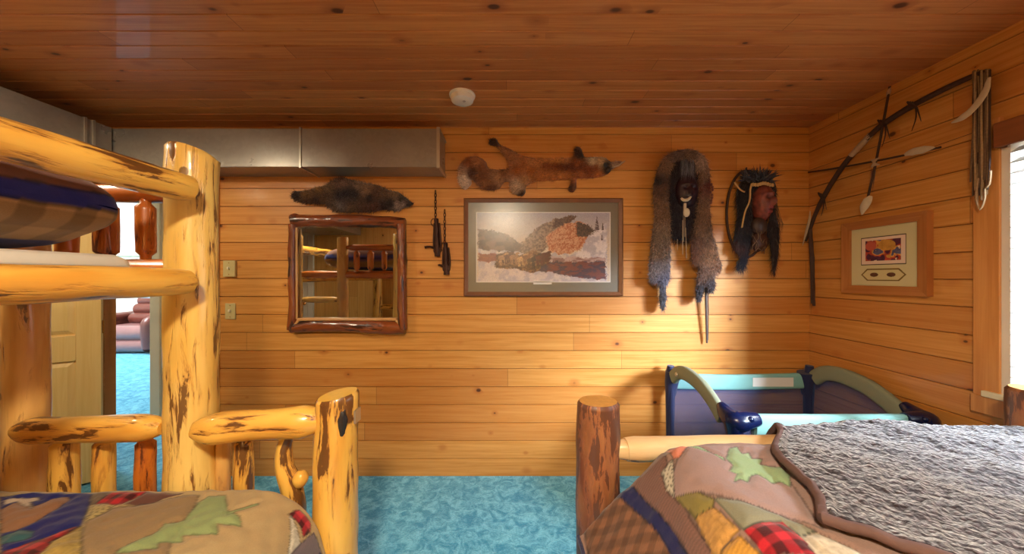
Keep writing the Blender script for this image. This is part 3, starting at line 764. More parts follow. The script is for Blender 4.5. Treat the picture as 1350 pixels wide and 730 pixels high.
m=MB(); m.box((.62,-.88,.42),(1.86,1.08,.82)); tag(obj('mattress',m,M['mattress'],smooth=False,bevel=.06),'thick mattress on the low log bed by the window','mattress')

def blanket():
    A=Vector((.982,1.285)); D=Vector((1.985,1.29)); B=Vector((.655,.715)); Cc=Vector((1.80,-.15))
    n=230; U,V=np.meshgrid(np.linspace(0,1,n),np.linspace(0,1,n))   # U across, V from foot towards head
    X=(A.x*(1-V)+B.x*V)*(1-U)+(D.x*(1-V)+Cc.x*V)*U; Y=(A.y*(1-V)+B.y*V)*(1-U)+(D.y*(1-V)+Cc.y*V)*U
    e=(1-U)**6; X=X+e*(.028*np.sin(V*9)+.0); Y=Y
    X=np.minimum(X,2.03)
    Zb=bedZ(X,np.minimum(Y,1.07))+.022
    # lifts over the foot rail and drops behind it
    k=np.exp(-((Y-1.19)/.13)**2); top=.872+.010*np.sin(X*6)
    Zb=np.where(Y>1.19,top-((Y-1.19)/.10)**2*.10,Zb*(1-k)+top*k)
    Z=Zb+.012*(fbm(X,Y,6,41)-.5)+.012*(fbm(X,Y,28,43)-.5)+.010*(fbm(X,Y,75,47,2)-.5)
    Z+=.006*np.sin((X*.6+Y)*22+3*fbm(X,Y,3,5))*np.exp(-((U-.5)/.5)**2)
    # thick rounded border
    ed=np.minimum(U*1.2,1-V); Z+=.010*np.exp(-((ed-.012)/.010)**2)
    Z=np.maximum(Z,0)
    POS=np.stack([X,Y,Z],-1)
    m=MB(); m.grid(POS[::-1])
    o=obj('blanket',m,M['sherpa'],sharp=80,solid=.016)
    tag(o,'dark grey-brown fleecy blanket spread over the quilt by the window','blanket')
    hem=[Vector(POS[i,0])+Vector((0,0,-.004)) for i in range(0,n,6)]+[Vector(POS[n-1,0])]+[Vector(POS[n-1,j])+Vector((0,0,-.004)) for j in range(6,n,6)]
    mm=MB(); mm.tube(hem,.0115,10,.02,.15,30,3); obj('rolled_edge',mm,M['binding'],o)
blanket()

# upper bunk mattress and bedding
m=MB(); m.box((-2.17,-.88,1.40),(-1.185,1.055,1.468)); tag(obj('mattress',m,M['mattress'],smooth=True,bevel=.035),'thin white mattress on the upper bunk','mattress')
def bedding():
    nu,nv=220,150
    y0,y1=-.45,1.05
    vs=[];cs=[]
    t=np.linspace(0,2*PI,nv); y=np.linspace(0,1,nu)
    T,Yp=np.meshgrid(t,y)
    cx=-1.62; cz=1.605
    endr=np.sqrt(np.clip(1-(np.clip((Yp-.88)/.12,0,1))**5,0,1))*np.sqrt(np.clip(1-(np.clip((.10-Yp)/.10,0,1))**2,0,1))
    endr=np.maximum(endr,.02)
    ct,st=np.cos(T),np.sin(T)
    sq=lambda v,p:np.sign(v)*np.abs(v)**p
    X=cx+.44*sq(ct,.7)*(.72+.28*endr); Z=cz+.125*sq(st,.75)*endr+.0
    Y=y0+(y1-y0)*Yp
    wr=fbm(Y*1.0+X*.3,Z*2.0,7,61)-.5
    X+=.035*wr*endr; Z+=.018*(fbm(Y,T*.3,9,63)-.5)*endr
    Z=np.maximum(Z,1.478)
    # stripes: bands by height on the visible side
    col=np.zeros(X.shape+(3,)); h=(Z-cz)/.125+ .35*(Yp-.6)*-1+.10*(fbm(Y,Z,5,3)-.5)
    brown=np.array(srgb(116,78,70)); navy=np.array(srgb(30,40,128)); tan=np.array(srgb(172,138,98))
    pl=np.where((np.floor(Y/.05)%2==0)[...,None],.62,1.0)*np.where((np.floor(Z/.045)%2==0)[...,None],.72,1.0)
    col[:]=tan; col=col*pl
    col[(h>-.22)&(h<.16)]=navy; col[h>=.16]=brown; col[h<-.93]=navy*.9
    edge=(np.abs(h-.16)<.03)|(np.abs(h+.22)<.03); col[edge]*=.4
    POS=np.stack([X,Y,Z],-1)
    m=MB(); m.grid(POS,col,flip=False)
    o=obj('folded_quilt',m,M['vcloth'],sharp=80,recalc=True)
    tag(o,'puffy brown, navy and plaid bedding heaped on the upper bunk','bedding')
bedding()

# ------------------------------------------------------------------ framed things on the walls
def grid_panel(x0,x1,z0,z1,y,nx,nz,fn):
    X,Z=np.meshgrid(np.linspace(x0,x1,nx),np.linspace(z0,z1,nz)); POS=np.stack([X,np.full(X.shape,y),Z],-1)
    c=fn(X,Z); m=MB(); m.grid(POS,c); return m
def frame4(x0,x1,z0,z1,w,y0,y1):   # mitred frame on the back wall
    m=MB()
    o=[(x0,z0),(x1,z0),(x1,z1),(x0,z1)]; i=[(x0+w,z0+w),(x1-w,z0+w),(x1-w,z1-w),(x0+w,z1-w)]
    ymid=y0+.006
    for k in range(4):
        a,b=o[k],o[(k+1)%4]; c,d=i[(k+1)%4],i[k]
        mo=lambda p,q,t:(p[0]*(1-t)+q[0]*t,p[1]*(1-t)+q[1]*t)
        a1,b1=mo(a,d,.3),mo(b,c,.3)
        A=[(a[0],y1,a[1]),(b[0],y1,b[1]),(b[0],ymid,b[1]),(a[0],ymid,a[1]),(a1[0],y0,a1[1]),(b1[0],y0,b1[1]),(c[0],ymid+.004,c[1]),(d[0],ymid+.004,d[1]),(c[0],y1,c[1]),(d[0],y1,d[1])]
        m.add(A,[(0,1,2,3),(3,2,5,4),(4,5,6,7),(7,6,8,9)],g=[((p[0] if k%2==0 else p[2]),p[1],(p[2] if k%2==0 else p[0])) for p in A])
    return m
bx=lambda px:(px-CX)*WB/F
bz=lambda py:EYE+(CY-py)*WB/F
fx0,fx1,fz0,fz1=bx(612),bx(820),bz(390),bz(262)
fp=thing('framed_print','wide wood-framed winter landscape print with grey mat on the board wall','framed picture',((fx0+fx1)/2,WB,fz0))
obj('frame',frame4(fx0,fx1,fz0,fz1,.030,WB-.032,WB-.001),M['wood_frame'],fp,smooth=False,recalc=True)
mat_c=srgb(118,110,92)
def matfn(X,Z):
    c=np.zeros(X.shape+(3,)); c[:]=mat_c; c*=(.96+.08*fbm(X,Z,40,2))[...,None]; return c
obj('mat_board',grid_panel(fx0+.028,fx1-.028,fz0+.028,fz1-.028,WB-.012,60,40,matfn),M['vc'],fp,smooth=False)
ix0,ix1,iz0,iz1=bx(629),bx(803),bz(371),bz(281)
def printfn(X,Z):
    px=CX+X*F/WB; py=CY-(Z-EYE)*F/WB
    # positions inside the print measured on an enlarged view
    a=(px-600)*4.5625; b=(py-240)*4.5625
    c=np.zeros(X.shape+(3,)); s=lambda *k:np.array(srgb(*k))
    t=np.clip((b-190)/220,0,1)[...,None]; c[:]=s(168,166,178)*(1-t)+s(206,192,176)*t
    n=fbm(a,b,.035,3); n2=fbm(a,b,.11,9); n3=fbm(a*.35,b,.08,15); n4=fbm(a,b,.25,19); n2=.55*n2+.45*n4; n5=fbm(a+99,b,.25,23)
    def put(poly,c1,c2,nn=n,th=.5,w=.2):
        k=inpoly(a+26*(n2-.5)+14*(n4-.5),b+22*(n-.5)+14*(n5-.5),poly); f=np.clip((nn-th)/w+.5,0,1)[...,None]; v=s(*c1)*(1-f)+s(*c2)*f; c[k]=v[k]
    put([(140,285),(200,288),(280,305),(350,335),(395,375),(395,425),(140,425)],(98,82,78),(128,108,100))
    put([(140,400),(260,415),(400,420),(620,430),(910,440),(910,600),(140,600)],(206,196,192),(184,176,182))
    put([(395,365),(440,330),(500,270),(590,225),(720,205),(740,205),(640,290),(560,380),(520,425),(395,425)],(170,148,132),(112,94,84),n2)
    put([(600,220),(730,200),(700,240),(640,275),(580,280)],(92,70,64),(120,96,84),n2)
    put([(545,330),(600,290),(650,255),(720,240),(790,250),(800,350),(770,385),(700,425),(620,435),(560,415)],(176,112,82),(204,164,136),n2)
    put([(725,248),(790,252),(840,290),(800,330),(730,325)],(76,66,66),(112,92,80),n2)
    put([(790,335),(860,290),(910,240),(910,470),(700,440),(770,390)],(214,208,210),(182,178,188))
    put([(140,430),(250,430),(260,480),(140,480)],(164,106,88),(140,88,76),n2)
    put([(500,480),(620,475),(900,480),(905,585),(760,580),(600,550),(500,535)],(128,78,76),(84,70,88),n3,.5,.12)
    put([(560,450),(900,455),(900,478),(560,476)],(190,168,166),(150,120,120),n3)
    put([(250,430),(330,420),(390,440),(470,410),(520,430),(575,415),(570,470),(520,500),(500,545),(440,545),(380,520),(300,520),(240,510)],(150,116,84),(92,66,50),n2,.5,.15)
    put([(400,430),(460,420),(480,470),(430,500),(385,480)],(184,150,110),(112,80,56),n2)
    put([(470,440),(575,418),(575,468),(500,490)],(104,62,52),(70,46,44),n2)
    HR=[(285,455,s(186,150,116)),(318,448,s(120,84,64)),(350,452,s(170,132,100)),(395,462,s(196,162,120)),(428,452,s(140,100,70)),(455,470,s(84,60,48)),(480,462,s(60,44,40)),(505,455,s(110,56,46)),(540,445,s(98,48,42))]
    for hx,hy,hc in HR:
        e=((a-hx)/24)**2+((b-hy)/13)**2<1; e|=((a-hx-20)/8)**2+((b-hy+14)/15)**2<1; e|=((a-hx-28)/11)**2+((b-hy+24)/6)**2<1
        for lx_ in (-17,-9,10,18): e|=(np.abs(a-hx-lx_-(b-hy)*.10)<3.2)&(b>hy)&(b<hy+46)
        c[e]=(hc*(.55+.7*n4[...,None]))[e]
        sh=((a-hx)/30)**2+((b-hy-52)/6)**2<1; c[sh]*=.7
    c*=(.82+.36*n4)[...,None]; c=np.clip((c/.35)**1.25*.33,0,1)
    for tx,ty,h in ((850,290,90),(885,290,50),(650,270,10),(880,350,40)):
        k=(np.abs(a-tx)<(b-(ty-h))*.16)&(b>ty-h)&(b<ty)&(n2>.4); c[k]=s(92,80,84)
    return c
obj('print',grid_panel(ix0,ix1,iz0,iz1,WB-.014,300,170,printfn),M['vc'],fp,smooth=False)
m=MB()
w=.0055
for a,b in (((ix0-w,iz0-w),(ix1+w,iz0)),((ix0-w,iz1),(ix1+w,iz1+w)),((ix0-w,iz0),(ix0,iz1)),((ix1,iz0),(ix1+w,iz1))): m.box((a[0],WB-.016,a[1]),(b[0],WB-.0125,b[1]))
m.box((bx(703),WB-.016,bz(374.5)),(bx(727),WB-.0125,bz(370))); obj('white_border',m,M['paper'],fp,smooth=False)
m=MB(); m.box((fx0+.02,WB-.0195,fz0+.02),(fx1-.02,WB-.0180,fz1-.02)); obj('glass',m,M['glass_soft'],fp,smooth=False)

# mirror with log frame
mr=thing('wall_mirror','square mirror in a dark reddish log frame on the board wall','mirror',(bx(458),WB,bz(438)))
m=MB(); m.box((bx(388),WB-.028,bz(428)),(bx(526),WB-.020,bz(297))); obj('mirror_glass',m,M['mirror'],mr,smooth=False)
m=MB(); m.box((bx(385),WB-.020,bz(432)),(bx(532),WB-.001,bz(290))); obj('backing',m,M['dark'],mr,smooth=False)
yy=WB-.036
m=MB(); m.tube([P(386,291,yy),P(410,291,yy),P(460,291,yy),P(500,292,yy),P(534,294,yy)],[.042,.040,.044,.040,.036],20,.02,.20,16,71,flat=.8); m.ell(P(389,287,yy),(.040,.03,.03)); obj('frame_log',m,M['mirror_log'],mr)
m=MB(); m.tube([P(387,296,yy),P(385.5,350,yy),P(386.5,400,yy),P(385,434,yy)],[.036,.030,.033,.036],20,.02,.20,16,72,flat=.8); obj('frame_log',m,M['mirror_log'],mr)
m=MB(); m.tube([P(529,296,yy),P(530,350,yy),P(530,400,yy),P(531,434,yy)],[.036,.038,.037,.038],20,.02,.20,16,73,flat=.8); obj('frame_log',m,M['mirror_log'],mr)
m=MB(); m.tube([P(384,432,yy),P(410,430,yy),P(460,430,yy),P(490,431,yy),P(534,433,yy)],[.036,.040,.038,.048,.040],20,.02,.20,16,74,flat=.8); obj('frame_log',m,M['mirror_log'],mr)
m=MB()
def strip(a,b,w=.010): a=P(*a,yy-.012); b=P(*b,yy-.012); m.tube([a,b],w,8,.05,.2,20,3)
strip((392,421),(523,421)); strip((384,434),(394,422)); strip((534,434),(522,422)); strip((391,300),(391.5,420),.007)
obj('cut_edge',m,M['mirror_inner'],mr)

# switch plates
for py,lab in ((354,'upper ivory wall plate with a lever, left of the log-framed mirror'),(410,'lower ivory switch plate, left of the log-framed mirror')):
    s=thing('light_switch',lab,'light switch',(bx(304.5),WB,bz(py+10)),'ivory wall plates left of the mirror')
    cx_,cz_=bx(304.5),bz(py); w_,h_=(.042,.057) if py==354 else (.036,.056)
    m=MB(); m.box((cx_-w_,WB-(.018 if py==354 else .008),cz_-h_),(cx_+w_,WB-.0005,cz_+h_)); obj('cover_plate',m,M['ivory'],s,smooth=False,bevel=.003)
    m=MB(); d=.018 if py==354 else .008; m.box((cx_-.006,WB-d-.012,cz_-.004),(cx_+.006,WB-d+.001,cz_+.012)); obj('toggle',m,M['cream'],s,smooth=False,bevel=.002)
    for q in (-.04,.04):
        m=MB(); m.lathe([(.0035,0),(.003,-.0015),(.001,-.002)],(cx_,WB-d,cz_+q),10,'y'); obj('screw',m,M['brass'],s,recalc=True)

# hanging iron traps
def trap(x0,ytop,ymid,ybot,side,lab):
    o=thing('hanging_trap',lab,'iron trap',P(x0,ytop,WB),'old iron traps hung beside the mirror')
    m=MB(); yv=WB-.02
    z0,z1=bz(ytop),bz(ymid); n=max(3,int((z0-z1)/.022))
    for i in range(n):
        zc=z0+(z1-z0)*(i+.5)/n; pts=[]
        for k in range(11):
            a=2*PI*k/10; dx,dz=.007*math.cos(a),.015*math.sin(a)
            pts.append(Vector((bx(x0)+(dx if i%2 else dx*.3),yv+(0 if i%2 else dx),zc+dz)))
        m.tube(pts,.0028,6,.02)
    obj('chain',m,M['iron'],o)
    m=MB(); m.tube([P(x0,ymid-2,yv),P(x0+1,(ymid+ybot)/2,yv),P(x0+2,ybot,yv)],[.014,.017,.020],10,.02,.3,30,5)
    m.tube([P(x0-2,ymid+4,yv),P(x0-3,ybot-14,yv),P(x0+1,ybot-2,yv)],.007,8,.02); m.tube([P(x0+4,ymid+4,yv),P(x0+6,ybot-14,yv),P(x0+3,ybot-2,yv)],.007,8,.02)
    m.lathe([(.001,-.012),(.026,-.010),(.028,0),(.022,.010),(.001,.012)],P(x0+1.5,ybot-8,yv),18,'y'); obj('jaws',m,M['iron'],o,recalc=True)
    m=MB(); m.tube([P(x0,ybot-10,yv),P(x0-8,ybot-13,yv),P(x0-15*side,ybot-12,yv)],[.010,.007,.009],8,.02); obj('spring',m,M['iron'],o)
    m=MB(); pts=[P(x0-3+4*math.cos(k*PI/5),ymid+3+5*math.sin(k*PI/5),yv-.006) for k in range(11)]; m.tube(pts,.0028,6,.02); obj('ring',m,M['iron'],o)
trap(575,252,290,338,1,'dark iron trap on a chain, higher one beside the mirror')
trap(587,277,322,362,.6,'dark iron trap on a chain, lower one near the framed print')

# ------------------------------------------------------------------ pelts
def idw(px,py,samples,p=2.6):
    num=np.zeros(px.shape+(3,)); den=np.zeros(px.shape)
    for x,y,c in samples:
        w=1/((px-x)**2+(py-y)**2+2.0)**(p/2); num+=w[...,None]*np.array(srgb(*c)); den+=w
    return num/den[...,None]
def pelt(name,outline,samples,flow,thick,y0,nst,hl=(.018,.03),parent=None,res=.004,spread=.35,wpx=9,pw=3.2,lift=.5,sw=.0011,mat=None,plane=None,var=.3):
    """outline, samples in measured wall positions; returns object"""
    pl=plane or (lambda px,py,d: P(px,py,WB-(d)))
    o2=smooth_closed(outline,6); A=np.array(o2)
    gx=np.arange(A[:,0].min()-1,A[:,0].max()+1,.8); gy=np.arange(A[:,1].min()-1,A[:,1].max()+1,.8)
    GX,GY=np.meshgrid(gx,gy); inside=inpoly(GX,GY,o2); D=np.where(inside,segdist(GX,GY,o2),0)
    hgt=thick*np.sqrt(np.clip(1-(1-np.clip(D/wpx,0,1))**2,0,1))+.002; hgt+=.25*thick*(fbm(GX,GY,.12,5)-.5)*np.clip(D/4,0,1)
    col=idw(GX,GY,samples,pw); col*=(.6+.8*fbm(GX,GY,.45,7))[...,None]
    m=MB(); idx=-np.ones(GX.shape,int); cnt=0; vs=[];cs=[]
    pad=inside.copy(); pad[1:]|=inside[:-1]; pad[:-1]|=inside[1:]; pad[:,1:]|=inside[:,:-1]; pad[:,:-1]|=inside[:,1:]
    for i,j in zip(*np.nonzero(pad)):
        idx[i,j]=cnt; cnt+=1
        vs.append(pl(GX[i,j],GY[i,j],y0+(hgt[i,j] if inside[i,j] else 0))); cs.append(col[i,j])
    fs=[]
    for i in range(GX.shape[0]-1):
        for j in range(GX.shape[1]-1):
            q=(idx[i,j],idx[i,j+1],idx[i+1,j+1],idx[i+1,j])
            if min(q)>=0: fs.append(q)
    m.add(vs,fs,c=cs)
    ii,jj=np.nonzero(inside); pick=RNG.integers(0,len(ii),nst)
    for k in pick:
        i,j=ii[k],jj[k]; x=GX[i,j]+random.uniform(-.4,.4); y=GY[i,j]+random.uniform(-.4,.4)
        fxy=flow(x,y); l=random.uniform(*hl)*F/WB
        fxy=(fxy[0]+random.gauss(0,spread),fxy[1]+random.gauss(0,spread)); nn=math.hypot(*fxy)+1e-6; fxy=(fxy[0]/nn,fxy[1]/nn)
        h=y0+hgt[i,j]
        p0=pl(x,y,h-.003); p1=pl(x+fxy[0]*l*.5,y+fxy[1]*l*.5,h+lift*.010); p2=pl(x+fxy[0]*l,y+fxy[1]*l,h+lift*.012*random.random())
        cc=col[i,j]*random.uniform(1-var,1+var*1.3)
        m.strand(p0,p1,p2,sw,tuple(cc))
    return obj(name,m,mat or M['vfur'],parent,smooth=True,sharp=80)
# fox
Z5=lambda *q:[(590+a/5.4,170+b/5.4) for a,b in q]
fox_out=Z5((85,270),(130,215),(200,195),(265,225),(290,275),(340,290),(420,285),(440,260),(420,215),(385,165),(355,125),(305,112),(300,75),(345,70),(375,115),(450,145),(520,185),(600,205),(700,210),(800,205),(880,205),(905,185),(910,135),(935,130),(950,140),(975,200),(1040,200),(1120,205),(1165,235),(1215,230),(1250,240),(1200,268),(1165,290),(1140,320),(1060,345),(960,350),(920,355),(915,420),(890,450),(868,430),(880,365),(800,362),(700,368),(620,375),(560,410),(550,460),(520,475),(460,450),(445,400),(440,375),(400,380),(370,420),(310,437),(250,425),(210,390),(175,360),(165,400),(130,430),(95,400),(78,330))
S5=lambda l:[(590+a/5.4,170+b/5.4,c) for a,b,c in l]
fox_s=S5([(700,262,(138,72,30)),(720,255,(124,62,26)),(780,262,(118,56,24)),(805,265,(112,52,22)),(830,268,(104,46,20)),(900,268,(100,44,20)),(950,272,(108,50,22)),(980,280,(116,56,24)),(1020,283,(130,64,28)),(740,225,(204,140,74)),(800,222,(202,140,74)),(700,225,(198,136,74)),(650,232,(188,126,72)),(620,340,(172,108,54)),(660,345,(182,114,58)),(760,335,(186,118,60)),(860,335,(182,112,56)),(550,250,(170,104,56)),(240,280,(140,86,52)),(270,350,(134,82,50)),(120,350,(226,206,190)),(110,400,(214,190,170)),(105,300,(190,150,120)),(150,240,(150,84,46)),(210,230,(172,112,68)),(190,300,(92,48,28)),(170,330,(86,44,26)),(250,330,(128,76,46)),(310,420,(104,58,36)),(280,380,(150,98,60)),(350,340,(168,124,88)),(400,300,(130,80,48)),(480,230,(168,112,70)),(400,170,(158,104,66)),(330,90,(70,44,34)),(500,290,(164,92,40)),(600,300,(176,100,42)),(600,230,(196,136,82)),(750,220,(206,140,70)),(850,225,(190,130,80)),(750,260,(120,58,24)),(860,270,(96,40,18)),(700,330,(178,112,56)),(820,330,(190,122,60)),(500,400,(200,172,146)),(480,430,(190,158,130)),(535,465,(70,40,28)),(560,360,(184,134,88)),(885,410,(96,60,40)),(930,165,(70,36,24)),(950,185,(36,20,20)),(930,250,(170,92,44)),(1040,230,(208,186,150)),(1100,240,(200,168,124)),(1000,285,(128,62,26)),(1080,320,(186,112,56)),(960,320,(176,104,52)),(1140,255,(26,18,20)),(1140,290,(30,20,20)),(1200,250,(170,140,120)),(1235,235,(150,120,100)),(1060,280,(140,70,32)),(930,370,(140,80,46))])
def foxflow(x,y):
    if x<640: return (-.9,.35*math.sin(x*.2))
    return (-1,.35*(1 if y>215 else -1)*.4)
fo=thing('fox_pelt','orange-red fox pelt with white-tipped bushy tail above the framed print','animal pelt',P(715,220,WB))
pelt('fur',fox_out,fox_s,foxflow,.032,.002,19000,(.012,.026),fo,wpx=8,sw=.0013,spread=.6,var=.45)
def paw(pts,r,mat,parent,name,d=.02):
    m=MB(); m.tube([P(x,y,WB-(d)) for x,y in pts],r,8,.01,.15,40,2); return obj(name,m,mat,parent)
paw([(1172/5.4+590,170+265/5.4),(590+1210/5.4,170+262/5.4),(590+1240/5.4,170+243/5.4),(824,212)],[.010,.006,.005,.004],M['sinew'],fo,'nose_bone',.03)
for q in ((798,217.5),(802,224)):
    m=MB(); m.ell(P(q[0],q[1],WB-(.034)),(.016,.010,.018)); obj('ear',m,M['dark'],fo)
# raccoon-like dark pelt
R5=lambda *q:[(375+a/7.5,225+b/7.5) for a,b in q]
rac_out=R5((75,240),(100,205),(180,205),(240,190),(320,170),(400,155),(460,110),(520,75),(560,65),(640,85),(740,110),(850,130),(960,160),(1040,195),(1130,215),(1180,250),(1250,305),(1275,325),(1240,350),(1180,365),(1130,395),(1060,390),(980,385),(900,400),(800,410),(700,405),(600,410),(500,395),(440,360),(400,325),(300,325),(200,318),(140,300),(95,275))
RS=lambda l:[(375+a/7.5,225+b/7.5,c) for a,b,c in l]
rac_s=RS([(100,235,(44,22,18)),(150,250,(40,22,18)),(200,240,(120,84,46)),(260,230,(110,78,44)),(240,290,(70,44,32)),(320,270,(52,30,26)),(350,190,(120,86,48)),(420,230,(76,52,36)),(440,190,(104,78,54)),(580,130,(112,84,72)),(560,90,(84,58,46)),(620,220,(26,20,34)),(700,230,(24,18,30)),(560,240,(34,24,38)),(760,150,(120,94,76)),(820,190,(128,96,72)),(900,230,(84,56,44)),(850,270,(34,20,24)),(600,330,(74,58,56)),(560,345,(110,98,96)),(660,370,(96,70,50)),(760,360,(84,56,44)),(520,380,(88,62,44)),(900,350,(84,50,40)),(1000,340,(40,24,26)),(1060,320,(28,18,24)),(1000,220,(96,70,52)),(1100,240,(110,84,60)),(1130,330,(150,130,120)),(1160,290,(40,24,22)),(1180,330,(130,112,110)),(1240,325,(36,20,20))])
rc=thing('raccoon_pelt','dark brown striped-tail pelt lying above the log-framed mirror','animal pelt',P(462,255,WB))
pelt('fur',rac_out,rac_s,lambda x,y:(-1,.25 if y>250 else -.25),.035,.002,13000,(.016,.034),rc,wpx=7,sw=.0015,spread=.8,var=.75)
m=MB(); m.ell(P(541,268.5,WB-(.022)),(.010,.010,.009)); obj('nose',m,M['dark'],rc)
for a,b in (((531,262),(531,248)),((533,262),(537,250)),((529,263),(527,250)),((522,276),(521,284)),((524,276),(525,283))):
    m=MB(); m.strand(P(*a,WB-(.03)),P((a[0]+b[0])/2,(a[1]+b[1])/2,WB-(.035)),P(*b,WB-(.03)),.0012,(.1,.08,.07))
    obj('whisker',m,M['vfur'],rc)

# fur-draped mask
Q6=lambda *q:[(850+a/5.21,190+b/5.21) for a,b in q]
fm=thing('fur_draped_mask','dark long-haired mask draped in grey-brown fur, hanging above the crib','mask',P(902,260,WB))
V8=lambda *q:[(820+a/2.607,160+b/2.607) for a,b in q]
hs=Q6((185,110),(220,70),(300,60),(350,85),(400,140),(420,260),(410,420),(380,600),(350,640),(260,655),(180,640),(150,560),(140,420),(140,260),(160,170))
hsam=[(850+a/5.21,190+b/5.21,c) for a,b,c in [(200,200,(24,16,30)),(300,140,(70,50,56)),(290,230,(84,74,84)),(330,220,(64,54,64)),(380,200,(26,18,34)),(220,350,(20,14,32)),(280,330,(64,24,32)),(380,350,(34,20,34)),(200,500,(20,16,36)),(260,560,(30,20,34)),(350,500,(34,22,34)),(200,620,(26,22,40)),(330,620,(48,30,32))]]
pelt('hair',hs,hsam,lambda x,y:(0,1),.070,.004,7000,(.03,.07),fm,wpx=12,sw=.0012,lift=.7)
# face relief
def face(mb,c,w,h,d,colfn,yaw=0,tiltd=0):
    rot=Matrix.Rotation(yaw,3,'Z')@Matrix.Rotation(tiltd,3,'Y')
    def fn(q):   # front is -y
        k=1.0
        if q.y<.2:
            x,z=q.x,q.z; f=max(0,-q.y)
            k+=.46*math.exp(-(x/.15)**2-((z+.06)/.20)**2)*f                  # nose
            k+=.20*math.exp(-((z-.30)/.09)**2)*math.exp(-(x/.5)**2)*f         # brow
            for sx_ in (-1,1): k-=.22*math.exp(-((x-sx_*.33)/.15)**2-((z-.14)/.10)**2)*f
            k+=.18*math.exp(-((z+.36)/.06)**2-(x/.28)**2)*f; k+=.18*math.exp(-((z+.54)/.07)**2-(x/.26)**2)*f
            k-=.08*math.exp(-((z+.44)/.03)**2-(x/.26)**2)*f
            for sx_ in (-1,1): k+=.05*math.exp(-((x-sx_*.45)/.16)**2-((z+.1)/.14)**2)*f
            k+=.06*math.exp(-((z+.78)/.12)**2-(x/.2)**2)*f
            for zz in (.5,.62,.74): k+=.018*math.exp(-((z-zz)/.03)**2)*f
        return k
    mb.ell(c,(w,d,h),72,72,fn,rot,colfn)
m=MB(); face(m,P(905,252,WB-(.085)),.075,.115,.05,lambda q:srgb(52,26,34) if q.z>-.3 else srgb(40,22,34))
obj('face',m,M['vskin'],fm)
m=MB()
rr=random.Random(5)
for i in range(130):
    x=850+rr.uniform(245,345)/5.21; y=190+rr.uniform(100,150)/5.21; l=rr.uniform(14,26)
    p0=P(x,y,WB-(.125)); p1=P(x+rr.uniform(-1,1),y+l*.5,WB-(.150)); p2=P(x+rr.uniform(-2,2),y+l,WB-(.142)); g=rr.uniform(.04,.3)
    m.strand(p0,p1,p2,.0013,(g*.95,g*.9,g*1.1))
obj('grey_forelock',m,M['vfur'],fm)
m=MB(); m.tube([P(898,261,WB-(.150)),P(902,264,WB-(.155)),P(907,263,WB-(.155)),P(911,259,WB-(.150))],[.006,.011,.011,.005],8,.01); m.ell(P(905,280,WB-(.150)),(.022,.012,.030)); m.tube([P(903,268,WB-(.15)),P(903,276,WB-(.15))],.010,8)
obj('white_mouthpiece',m,M['feather'],fm)
m=MB()
for a in ((901,270,901,318),(903,285,903,312),(900,290,900,335),(904,300,905,340),(893,315,893,330)): m.tube([P(a[0],a[1],WB-(.135)),P(a[2],a[3],WB-(.10))],.0018,5,.05)
obj('sinew_strings',m,M['sinew'],fm)
arch=V8((95,540),(100,420),(112,330),(108,240),(125,160),(155,118),(205,98),(255,102),(290,135),(302,200),(300,290),(310,380),(335,470),(340,510),(318,535),(320,570),(300,590),(285,560),(270,615),(255,605),(258,540),(262,500),(240,480),(238,400),(250,340),(262,260),(262,190),(245,140),(215,130),(185,140),(165,180),(160,260),(168,330),(165,400),(165,480),(162,540),(150,570),(152,610),(140,648),(130,620),(128,560))
asam=[(820+a/2.607,160+b/2.607,(int(c[0]*1.16),int(c[1]*1.12),int(c[2]*1.0))) for a,b,c in [(130,500,(118,110,124)),(150,540,(96,98,128)),(120,450,(112,92,82)),(140,380,(122,104,96)),(130,300,(116,90,74)),(135,220,(96,66,54)),(130,205,(40,28,32)),(150,150,(124,96,82)),(200,110,(104,80,76)),(240,112,(112,90,84)),(270,140,(150,132,128)),(285,190,(120,94,84)),(300,210,(100,40,34)),(290,300,(120,92,78)),(275,380,(112,88,76)),(300,460,(128,96,76)),(320,500,(122,90,76)),(290,520,(104,78,70)),(310,560,(58,50,60)),(268,590,(44,40,52)),(140,600,(72,72,88)),(140,640,(66,66,80)),(245,450,(104,66,50)),(250,400,(90,60,50))]]  # bluish samples low on the left strap hold a daylight tint
def aflow(x,y): return (0.15*(1 if x>903 else -1),1) if y>215 else ((.8 if x>903 else -.8),.5)
pelt('fur_drape',arch,asam,aflow,.055,.045,24000,(.018,.038),fm,wpx=8,sw=.0014,lift=1.8,var=.65,spread=.8)
for x in (869,938):
    m=MB()
    for k in range(8): m.ell(P(x+rr.uniform(-2,2),238+rr.uniform(-3,4),WB-(.1+rr.uniform(-.01,.01))),(.014,.012,.014)) if x<900 else m.ell(P(x+rr.uniform(-1.5,1.5),243+k*3.5,WB-(.08)),(.008,.008,.010))
    obj('bead_cluster',m,M['dark'] if x<900 else M['sofa'],fm)
m=MB(); m.tube([P(930.5,366,WB-(.06)),P(931,400,WB-(.05)),P(932,452,WB-(.03))],[.0085,.0085,.006],10,.03)
m.tube([P(933,370,WB-(.055)),P(934,410,WB-(.045)),P(933.5,448,WB-(.03))],[.003,.003,.002],8,.03)
obj('hanging_rod',m,M['rod'],fm)

